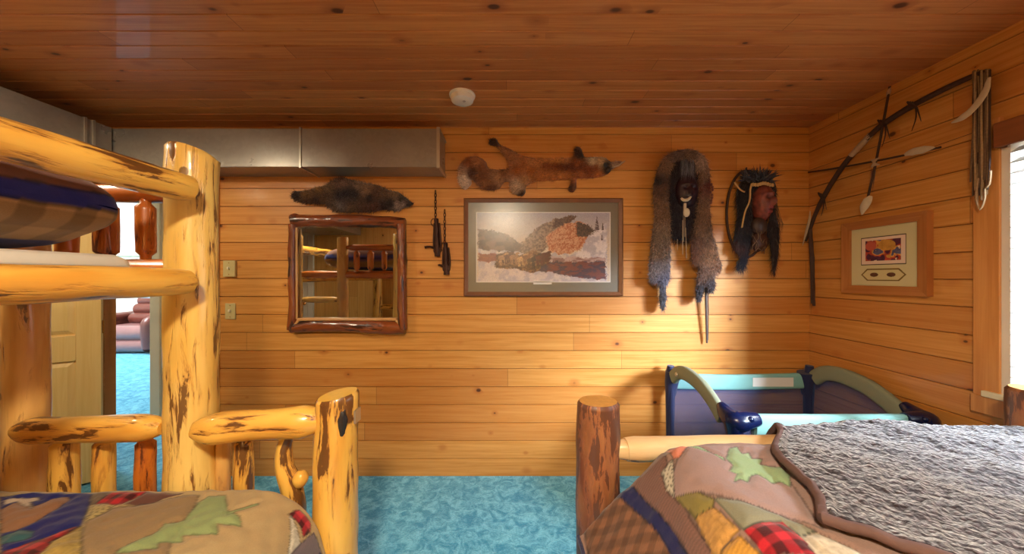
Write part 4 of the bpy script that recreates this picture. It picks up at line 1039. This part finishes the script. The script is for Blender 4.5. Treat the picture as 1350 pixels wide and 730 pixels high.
# hooped mask
hm=thing('hooped_mask','carved red-brown face mask with black hair and feather crown on a hoop','mask',P(990,290,WB))
m=MB(); pts=[]
for k in range(41):
    a=2*PI*k/40; pts.append(P(984+26*math.cos(a),282+57*math.sin(a),WB-(.025+.012*math.cos(a))))
m.tube(pts,.0085,10,.03,.15,30,1,cap=False); obj('hoop',m,M['twig'],hm)
m=MB(); m.tube([P(984,226,WB-.02),P(984,223,WB-.012),P(984,221,WB-.001)],.004,8,.01); obj('nail',m,M['iron'],hm)
h3=lambda *q:[(945+a/4.56,210+b/4.56) for a,b in q]
hair_out=h3((130,160),(170,110),(220,95),(300,95),(345,130),(355,200),(350,300),(370,400),(372,500),(362,600),(348,672),(338,665),(328,560),(315,470),(300,440),(320,330),(330,230),(260,170),(225,190),(215,280),(210,400),(205,480),(190,570),(165,650),(125,655),(118,620),(140,590),(125,540),(100,520),(108,440),(125,330),(118,230))
hk=[(945+a/4.56,210+b/4.56,c) for a,b,c in [(180,150,(22,16,24)),(170,300,(20,14,24)),(160,450,(26,18,26)),(150,600,(18,20,38)),(340,400,(34,20,24)),(345,600,(40,26,30)),(300,110,(24,18,26)),(110,530,(70,34,26))]]
pelt('hair',hair_out,hk,lambda x,y:(random.uniform(-.1,.1),1),.055,.02,8000,(.03,.075),hm,wpx=8,sw=.0010,lift=.7)
m=MB(); yaw=.35
def fcol(q):
    c=Vector(srgb(150,74,58))*(.75+.5*noise.noise(q*5))
    for sx_ in (-1,1): c=c*(1-.75*math.exp(-((q.x-sx_*.33)/.15)**2-((q.z-.14)/.09)**2))  # shade of the eye hollows put into the colour
    c=c*(1-.8*math.exp(-((q.z+.45)/.035)**2-(q.x/.3)**2))  # shade in the mouth crease, also painted
    return tuple(c) if abs(q.z+.36)>.07 and abs(q.z+.54)>.07 or abs(q.x)>.3 else (.30,.05,.045)
face(m,P(1004,266,WB-(.055)),.066,.135,.070,fcol,yaw)
obj('face',m,M['vskin'],hm)
m=MB(); m.ell(P(1000,298,WB-(.06)),(.055,.04,.06),c=srgb(70,50,42)); m.ell(P(1001,318,WB-(.05)),(.06,.03,.07),c=srgb(72,40,28),fn=lambda d:1+.15*noise.noise(d*4))
obj('neck_bundle',m,M['vskin'],hm)
m=MB()
for k in range(26):
    x=rr.uniform(992,1012); y=rr.uniform(300,328); m.tube([P(x,y,WB-(.088)),P(x+rr.uniform(-5,5),y+rr.uniform(3,9),WB-(.084))],.0022,5,.05)
obj('bone_charms',m,M['cord'],hm)
m=MB()
for k in range(9): m.ell(P(993+k*3.2,242+.8*math.sin(k)-abs(k-4)*-.3,WB-(.128-.005*abs(k-4))),(.010,.008,.013),c=srgb(176,124,56))
obj('bead_band',m,M['thong'],hm)
m=MB()
for k in range(170):
    x=rr.uniform(980,1018); y=rr.uniform(230,241); a=rr.uniform(-1.3,1.2)+ (x-1000)*.03; l=rr.uniform(7,15)
    p0=P(x,y,WB-(rr.uniform(.04,.15))); p2=p0+Vector((math.sin(a)*l,rr.uniform(-3,0),math.cos(a)*l))*(WB/F); c=rr.uniform(.008,.05)
    m.strand(p0,(p0+p2)/2,p2,.0055,(c,c,c*1.5))
obj('feather_crown',m,M['vfur'],hm)
m=MB(); m.tube([P(968,240,WB-(.08)),P(976,250,WB-(.09)),P(982,253,WB-(.1))],.0055,8,.02); m.tube([P(989,250,WB-(.12)),P(988,265,WB-(.12)),P(982,280,WB-(.115)),P(978,300,WB-(.10))],.0055,8,.02); m.tube([P(989,250,WB-(.12)),P(991,242,WB-(.12))],.006,8,.02)
obj('leather_thong',m,M['thong'],hm)
m=MB()
for k in range(26):
    x=1022+rr.uniform(-2,2); m.strand(P(x,250+rr.uniform(0,30),WB-(.05)),P(x+rr.uniform(4,11),295,WB-(.05)),P(x+rr.uniform(-1,6),325+rr.uniform(-8,10),WB-(.04)),.0008,(.05,.03,.02))
obj('loose_hairs',m,M['vfur'],hm)

# ------------------------------------------------------------------ window wall: bow, arrows, small frame
bw=thing('hunting_bow','long dark curved bow with white wrapping and a fringe of cords on the side wall','bow',PR(1160,180))
bp=[PR(*q) for q in ((1304,93),(1285,99),(1250,115),(1205,138),(1165,163),(1140,186),(1112,218),(1090,252),(1075,282),(1067,305),(1062,318))]
m=MB(); m.tube(bp,[.008,.011,.013,.014,.015,.014,.014,.014,.012,.010,.007],12,.02,.15,30,1); obj('limb',m,M['twig'],bw)
m=MB(); 
for i,(a,b) in enumerate((((1148,177),(1138,188)),((1138,188),(1122,205)))): m.tube([PR(*a),PR(*b)],.0158,12,.01,.12,60,i)
obj('white_wrap',m,M['sinew'],bw)
for a in ((1207,138),(1167,162),(1086,258)):
    c=PR(*a); m=MB()
    for k in range(3):
        o_=Vector((0,(k-1)*.010,(k-1)*.006)); m.tube([c+o_+Vector((-.018,.01,.02)),c+o_+Vector((-.02,0,0)),c+o_+Vector((-.016,-.01,-.02))],.004,6,.02)
    m.tube([c,c+Vector((-.012,-.012,-.07)),c+Vector((-.008,.01,-.13))],[.004,.003,.001],6,.02)
    m.tube([c,c+Vector((-.012,-.022,-.05)),c+Vector((-.008,-.03,-.10))],[.004,.003,.001],6,.02)
    obj('tie',m,M['twig'],bw)
for k in range(22):
    m=MB(); f=k/21; x=1283+f*22; yb=rr.uniform(235,268)- (10 if f>.6 else 0)
    off=.02+.02*rr.random()
    m.tube([PR(x,93+rr.uniform(-2,2),off),PR(x+rr.uniform(-1.5,1.5),150,off),PR(x-1+rr.uniform(-1.5,1.5),210,off),PR(x-2+rr.uniform(-2,2),yb,off)],[.0035,.0038,.0038,.003],6,.05,.3,40,k)
    o=obj('fringe_cord',m,M[('cord','twig','cord','cord_l')[k%4]],bw)
m=MB(); m.tube([PR(1289,235,.045),PR(1287,262,.045),PR(1292,276,.045),PR(1298,262,.045),PR(1298,248,.045)],.004,6,.02); m.tube([PR(1306,225,.045),PR(1304,243,.045),PR(1296,250,.045)],.004,6,.02); obj('loop',m,M['cord_l'],bw)
m=MB(); m.tube([PR(1068,300),PR(1071,340),PR(1072,380),PR(1073,403)],[.010,.011,.010,.008],8,.03,.3,30,4); m.tube([PR(1066,300,.04),PR(1069,350,.04),PR(1070,400,.04)],.005,6,.03); obj('string_bundle',m,M['twig'],bw)
def feather(pts,w,parent,name='feather',mat='feather'):
    # slim blade with quill
    m=MB(); n=len(pts)
    for i in range(n-1):
        pass
    m.tube(pts,[w*.35]+[w]*(n-2)+[.0015],10,.01,.12,60,2,flat=.25); return obj(name,m,M[mat],parent)
feather([PR(1304,102,.06),PR(1298,122,.07),PR(1283,143,.075),PR(1268,155,.075),PR(1254,162,.07)],.015,bw)
feather([PR(1068,278,.05),PR(1067,290,.06),PR(1063,305,.06),PR(1058,324,.05)],.011,bw)
a1=thing('arrow','nearly upright arrow with pale feathers hanging point up, crossing the bow','arrow',PR(1155,200),'arrows tied to the bow')
m=MB(); m.tube([PR(1173,114,.035),PR(1163,170,.05),PR(1153,222,.055),PR(1143,265,.05)],.0055,8,.05,.1,30,1); obj('shaft',m,M['twig'],a1)
m=MB(); m.tube([PR(1173.5,113,.035),PR(1172,121,.036),PR(1170,127,.038)],[.002,.009,.006],8,.02); obj('arrowhead',m,M['sinew'],a1)
feather([PR(1148,258,.055),PR(1144,264,.06),PR(1139,273,.06),PR(1136,283,.05)],.020,a1)
m=MB()
for k in range(7):
    x=1151+rr.uniform(-4,4); m.strand(PR(x,225,.05),PR(x-2,240,.06),PR(x-4+rr.uniform(-3,3),256,.05),.003,(.1,.05,.03))
obj('hair_tuft',m,M['vfur'],a1)
a2=thing('arrow','long level arrow with pale feathers at right, tied across the upright arrow','arrow',PR(1150,213),'arrows tied to the bow')
m=MB(); m.tube([PR(1066,227,.015),PR(1100,222,.028),PR(1150,213,.042),PR(1200,203,.042),PR(1240,194,.04)],.0055,8,.05,.1,30,1); obj('shaft',m,M['twig'],a2)
feather([PR(1192,204,.045),PR(1203,200,.05),PR(1218,197,.05),PR(1233,194,.05)],.018,a2)
m=MB(); c=PR(1154,214,.06)
for k in range(5): m.tube([c+Vector((0,-.02+.01*k,-.02)),c+Vector((-.008,0,0)),c+Vector((0,.02-.01*k,.02))],.0035,6,.02)
obj('lashing',m,M['sinew'],a2)
m=MB(); m.tube([PR(1206,203,.01),PR(1240,190,.01),PR(1283,175,.02)],.0012,5,.05); obj('thread',m,M['twig'],a2)

# small framed print on the window wall
def yr(px,off=.03): return (XR-off)*F/(px-CX)
ya,yb=yr(1112,.02),yr(1219,.045)
za,zb_=EYE+(CY-388.)*((yr(1119)))/F, EYE+(CY-293.5)*yr(1112)/F
za=1.4-(390.5-365)*yb/F*1.0; zb_=1.4+(365-277)*yb/F
sf=thing('small_framed_print','small oak-framed print of colourful birds above two flies, on the side wall','framed picture',(XR,(ya+yb)/2,za))
def rframe(y0,y1,z0,z1,w,x0,x1):
    m=MB(); o=[(y0,z0),(y1,z0),(y1,z1),(y0,z1)]; i=[(y0-w,z0+w),(y1+w,z0+w),(y1+w,z1-w),(y0-w,z1-w)]
    for k in range(4):
        a,b=o[k],o[(k+1)%4]; c,d=i[(k+1)%4],i[k]
        vs=[(x1,*a),(x1,*b),(x0,*b),(x0,*a),(x0+.008,*c),(x0+.008,*d),(x1,*c),(x1,*d)]
        vs=[(v[0],v[1],v[2]) for v in vs]
        m.add(vs,[(0,1,2,3),(3,2,4,5),(5,4,6,7)],g=[(v[0],(v[2] if k%2==0 else v[1]),(v[1] if k%2==0 else v[2])) for v in vs])
    return m
obj('frame',rframe(ya,yb,za,zb_,.046,XR-.035,XR-.001),M['oak_light'],sf,smooth=False,recalc=True)
Lh=zb_-za; Wd=ya-yb
def small(X,Y,Z):  # u 0..1 left to right, v 0..1 top to bottom of the outer frame
    u=(ya-Y)/Wd; v=(zb_-Z)/Lh; s=lambda *k:np.array(srgb(*k))
    c=np.zeros(u.shape+(3,)); c[:]=s(206,196,150)
    def rect(a,b,e,f): return (u>a)&(u<b)&(v>e)&(v<f)
    k=rect(.235,.765,.235,.615); c[k]=s(60,40,30); k=rect(.245,.755,.247,.603); c[k]=s(226,200,180)
    n=fbm(u,v,9,3); n2=fbm(u,v,26,7)
    k=rect(.29,.71,.285,.56)&(n2>.22); 
    pal=np.where((n<.42)[...,None],s(84,40,60),np.where((n<.52)[...,None],s(176,70,50),np.where((n<.62)[...,None],s(206,150,70),s(90,90,120)))); c[k]=(pal*(.5+n2[...,None]))[k]
    k=((u-.36)/.07)**2+((v-.36)/.06)**2<1; c[k]=s(186,90,70)
    k=((u-.55)/.10)**2+((v-.36)/.07)**2<1; c[k]=(s(206,150,66)*(.6+.6*n2[...,None]))[k]
    oc=[(.235,.745),(.31,.665),(.69,.665),(.765,.745),(.69,.825),(.31,.825)]; k=inpoly(u,v,oc); c[k]=s(120,96,50)
    oc=[(.255,.745),(.32,.680),(.68,.680),(.745,.745),(.68,.810),(.32,.810)]; k=inpoly(u,v,oc); c[k]=s(206,192,140)
    for q in (.40,.60):
        k=((u-q)/.05)**2+((v-.745)/.028)**2<1; c[k]=(s(96,60,40)*(.5+n2[...,None]))[k]
    return c
Yg,Zg=np.meshgrid(np.linspace(ya-.04,yb+.04,220),np.linspace(za+.04,zb_-.04,220)); POS=np.stack([np.full(Yg.shape,XR-.016),Yg,Zg],-1)
m=MB(); m.grid(POS,small(None,Yg,Zg)); obj('print',m,M['vc'],sf,smooth=False,recalc=False)

# ------------------------------------------------------------------ travel crib
cb=thing('travel_crib','folding travel crib with navy mesh sides and aqua padded rails in the corner','crib',(1.55,1.95,0))
cx0,cx1,cy0,cy1=1.075,2.035,1.62,2.27
def pad(pts,hh,tt,mat,name,seed=0,sub=12,parent=cb,drop=None,lab=None):
    """flat padded band following pts (top line); hh height, tt thickness"""
    Q=[];A=[Vector(p) for p in pts]; n=len(A)
    for i in range(n-1):
        p0=A[max(i-1,0)];p1=A[i];p2=A[i+1];p3=A[min(i+2,n-1)]
        for k in range(sub):
            t=k/sub; Q.append(0.5*((2*p1)+(p2-p0)*t+(2*p0-5*p1+4*p2-p3)*t*t+(-p0+3*p1-3*p2+p3)*t**3) if n>2 else p1.lerp(p2,t))
    Q.append(A[-1]); vs=[];m=MB(); seg=16
    for i,q in enumerate(Q):
        T=(Q[min(i+1,len(Q)-1)]-Q[max(i-1,0)]).normalized(); side=T.cross(Vector((0,0,1))).normalized(); up=side.cross(T).normalized()
        for j in range(seg):
            a=2*PI*j/seg; ca,sa=math.cos(a),math.sin(a)
            sx_=math.copysign(abs(ca)**.6,ca)*tt/2; sz=math.copysign(abs(sa)**.6,sa)*hh/2
            sx_*=1+.12*noise.noise(q*8)
            vs.append(q-up*(hh/2)+side*sx_+up*sz)
    fs=[(i*seg+j,i*seg+(j+1)%seg,(i+1)*seg+(j+1)%seg,(i+1)*seg+j) for i in range(len(Q)-1) for j in range(seg)]
    fs+=[tuple(range(seg))[::-1],tuple(range((len(Q)-1)*seg,len(Q)*seg))]
    m.add(vs,fs); o=obj(name,m,mat,parent,recalc=True,sharp=60)
    if lab: o['label']=lab
    return o
pad([(cx0+.04,cy1,.745),(1.5,cy1,.738),(cx1-.06,cy1,.748)],.105,.04,M['aqua'],'top_rail')
pad([(cx0+.10,cy0,.735),(1.5,cy0,.733),(cx1-.06,cy0,.735)],.105,.045,M['aqua'],'top_rail')
def endrail(x):
    return [(x,cy1-.02,.765),(x,cy1-.10,.822),(x,cy1-.22,.845),(x,cy1-.38,.825),(x,cy1-.50,.775),(x,cy0+.06,.715)]
pad(endrail(cx0),.085,.042,M['sage'],'end_rail',lab='arched sage-grey end rail'); pad(endrail(cx1-.02),.095,.042,M['sage'],'end_rail',lab='arched sage-grey end rail')
for x,s in ((cx0,1),(cx1-.02,-1)):
    for y,h in ((cy1,.80),(cy0,.70)):
        m=MB(); 
        if y==cy1: m.tube([(x,y+.0,.03),(x,y,.4),(x,y-.005,.70),(x,y-.01,h)],[.024,.026,.032,.022],16,.04,.05)
        else: m.tube([(x,y,.03),(x,y,.4),(x,y,.62),(x,y,.69)],[.022,.024,.030,.030],16,.04,.05)
        obj('corner_post',m,M['navy'],cb)
        m=MB()
        if y==cy0:
            m.tube([(x-.0*s,y+.10,.745),(x,y+.05,.715),(x+.01*s,y,.700),(x+.05*s,y-.005,.705),(x+.115*s,y-.003,.712)],[.020,.040,.052,.046,.030],18,.012,.04)
            m.tube([(x,y,.70),(x+.005*s,y-.005,.60)],[.045,.03],16,.02); m.ell((x+.055*s,y-.04,.725),(.016,.012,.014))
        else:
            m.tube([(x+.005*s,y,.60),(x+.01*s,y,.68),(x+.02*s,y-.005,.755)],[.030,.042,.050],18,.02,.03); 
        obj('corner_joint',m,M['navy_plastic'] if y==cy0 else M['navy'],cb,recalc=True)
        m=MB(); m.lathe([(.026,0),(.028,.01),(.026,.04),(.020,.05)],(x,y,0),18); obj('foot',m,M['dark'],cb,recalc=True)
m=MB(); m.lathe([(.001,-.004),(.011,-.004),(.014,0),(.014,.004)],(cx0-.022+0,cy1-.13,.775),20,'x'); m.lathe([(.001,.004),(.011,.004),(.014,0),(.014,-.004)],(cx0+.022,cy1-.13,.775),20,'x'); obj('rivet',m,M['steel_bright'],cb,recalc=True)
m=MB(); q=.004
for y in (cy0,cy1): m.box((cx0+.02,y-.001,.14),(cx1-.04,y+.001,.66))
for x,Lz in ((cx0,0),(cx1-.02,0)):
    e=endrail(x); poly=[Vector((x-.001,cy1,.14)),Vector((x-.001,cy0,.14)),Vector((x-.001,cy0,.64))]+[Vector((x-.001,p[1],p[2]-.07)) for p in reversed(e)]
    m.prism(poly,(.002,0,0))
obj('mesh_sides',m,M['mesh'],cb,smooth=False,recalc=True)
m=MB()
for y in (cy0,cy1): m.box((cx0+.02,y-.004,.05),(cx1-.04,y+.004,.16))
for x in (cx0,cx1-.02): m.box((x-.004,cy0,.05),(x+.004,cy1,.16)); 
for y in (cy0+.02,cy1-.02): m.tube([(cx0,y,.16),(cx0,y,.66)],.018,10)
obj('fabric_skirt',m,M['navy'],cb,smooth=False)
m=MB(); m.box((cx0+.02,cy0+.02,.12),(cx1-.04,cy1-.02,.15)); obj('floor_pad',m,M['navy'],cb,smooth=False,bevel=.01)
m=MB(); m.box((bx(990)*.965,cy1-.0225,.662),(bx(1043)*.965,cy1-.0205,.722)); obj('warning_label',m,M['paper'],cb,smooth=False)

# ------------------------------------------------------------------ far room furniture
sf=thing('sofa','burgundy leather sofa in the room beyond the doorway','sofa',(-6.7,6.2,0))
sy0=6.05
m=MB(); m.box((-7.9,sy0+.05,.08),(-5.3,sy0+.95,.40)); obj('base',m,M['sofa'],sf,smooth=False,bevel=.05)
for k,(x0,x1) in enumerate(((-7.55,-6.70),(-6.53,-5.7))):
    m=MB(); m.tube([(x0,sy0+.12,.37),(x1,sy0+.12,.37)],.135,20,.1,.06,4,k); m.box((x0,sy0+.12,.30),(x1,sy0+.75,.49)); obj('seat_cushion',m,M['sofa_seat'],sf)
    m=MB(); m.tube([(x0,sy0+.10,.14),(x1,sy0+.10,.14)],.12,20,.1,.06,4,k+3); obj('foot_rest',m,M['sofa_seat'],sf)
    for j,(z,y,r) in enumerate(((.58,.62,.11),(.76,.70,.11),(.92,.76,.09))):
        m=MB(); m.tube([(x0,sy0+y,z),(x1,sy0+y,z)],r,18,.1,.08,4,k+j); obj('back_cushion',m,M['sofa'],sf)
for x in (-7.72,-6.615,-5.55):
    m=MB(); m.tube([(x,sy0+.02,.10),(x,sy0-.0,.45),(x,sy0+.08,.60),(x,sy0+.75,.62)],[.08,.09,.09,.09],16,.05,.05); m.box((x-.07,sy0+.03,.08),(x+.07,sy0+.85,.55)); obj('arm',m,M['sofa'],sf)
m=MB(); m.ell((-6.42,sy0+.42,.72),(.24,.14,.22),fn=lambda d:1+.12*abs(d.x*d.z)*2); tag(obj('throw_pillow',m,M['pillow']),'pale blue cushion leaning on the leather sofa beyond the doorway','cushion')
m=MB()
for i in range(4): m.box((-7.25+.02*i,sy0+.45,.985+.045*i),(-6.85-.02*i,sy0+.80,1.025+.045*i))
tag(obj('folded_blanket',m,M['pillow'],smooth=False,bevel=.015),'blue-grey folded throw on the back of the leather sofa','folded throw')
m=MB(); q=Vector((-7.53,7.02,2.35)); m.tube([q+Vector((-.16,0,-.10)),q,q+Vector((.10,0,.10)),q+Vector((.17,0,.08))],[.008,.035,.03,.008],10,.02,.1); m.tube([q+Vector((.02,0,.02)),q+Vector((-.10,-.02,.10))],[.03,.004],8,.02)
m.tube([q+Vector((0,0,.02)),Vector((-7.53,7.02,3.12))],.003,6)
tag(obj('hanging_ornament',m,M['twig']),'small dark bird-shaped ornament hanging before the far bright window','ornament')

# ------------------------------------------------------------------ light, sky, camera
def area(name,loc,target,size,size_y,energy,color):
    l=bpy.data.lights.new(name,'AREA'); l.shape='RECTANGLE'; l.size=size; l.size_y=size_y; l.energy=energy; l.color=color
    o=bpy.data.objects.new(name,l); C.objects.link(o); o.location=loc; d=Vector(target)-Vector(loc); o.rotation_euler=d.to_track_quat('-Z','Y').to_euler(); return o
area('daylight_outside_window',(5.2,-3.7,3.5),(1.0,2.1,1.0),1.9,1.5,2900,(.68,.84,1.0))
area('sky_outside_window',(3.3,.5,3.1),(1.6,.8,1.2),1.6,1.2,640,(.88,.94,1.0))
l=bpy.data.lights.new('ceiling_lamp_bulb','AREA'); l.shape='DISK'; l.size=.26; l.energy=80; l.color=(1,.84,.60); l.spread=PI
o=bpy.data.objects.new('ceiling_lamp_bulb',l); C.objects.link(o); o.location=(lx,ly,CEIL-.118)
area('left_fill_light',(-2.2,.95,CEIL-.13),(-2.5,1.3,0),.2,.2,21,(1,.86,.62))  # fill for the door side, inside the added fixture
area('far_room_fill',(-7.5,4.6,3.5),(-7,4.8,0),2.5,2.0,360,(.95,.97,1.0))  # area lamp added under the far ceiling in place of daylight
area('hall_light',(-2.9,2.8,3.5),(-2.9,2.8,0),.4,.5,0,(1,1,1)) if False else None
w=bpy.data.worlds.new('sky'); bpy.context.scene.world=w; w.use_nodes=True
w.node_tree.nodes['Background'].inputs[0].default_value=(.90,.95,1.0,1); w.node_tree.nodes['Background'].inputs[1].default_value=1.25
cam=bpy.data.cameras.new('camera'); cam.sensor_width=36; cam.lens=36*F/1350; cam.clip_start=.02
co=bpy.data.objects.new('camera',cam); C.objects.link(co); co.location=(0,0,EYE); co.rotation_euler=(PI/2,0,0)
sc=bpy.context.scene; sc.camera=co
sc.view_settings.view_transform='Standard'; sc.view_settings.look='None'; sc.view_settings.gamma=1; sc.view_settings.exposure=0.2; sc.view_settings.use_curve_mapping=False
sc.cycles.use_denoising=True; sc.cycles.max_bounces=8; sc.cycles.diffuse_bounces=5; sc.cycles.transparent_max_bounces=12
sc.cycles.sample_clamp_indirect=6
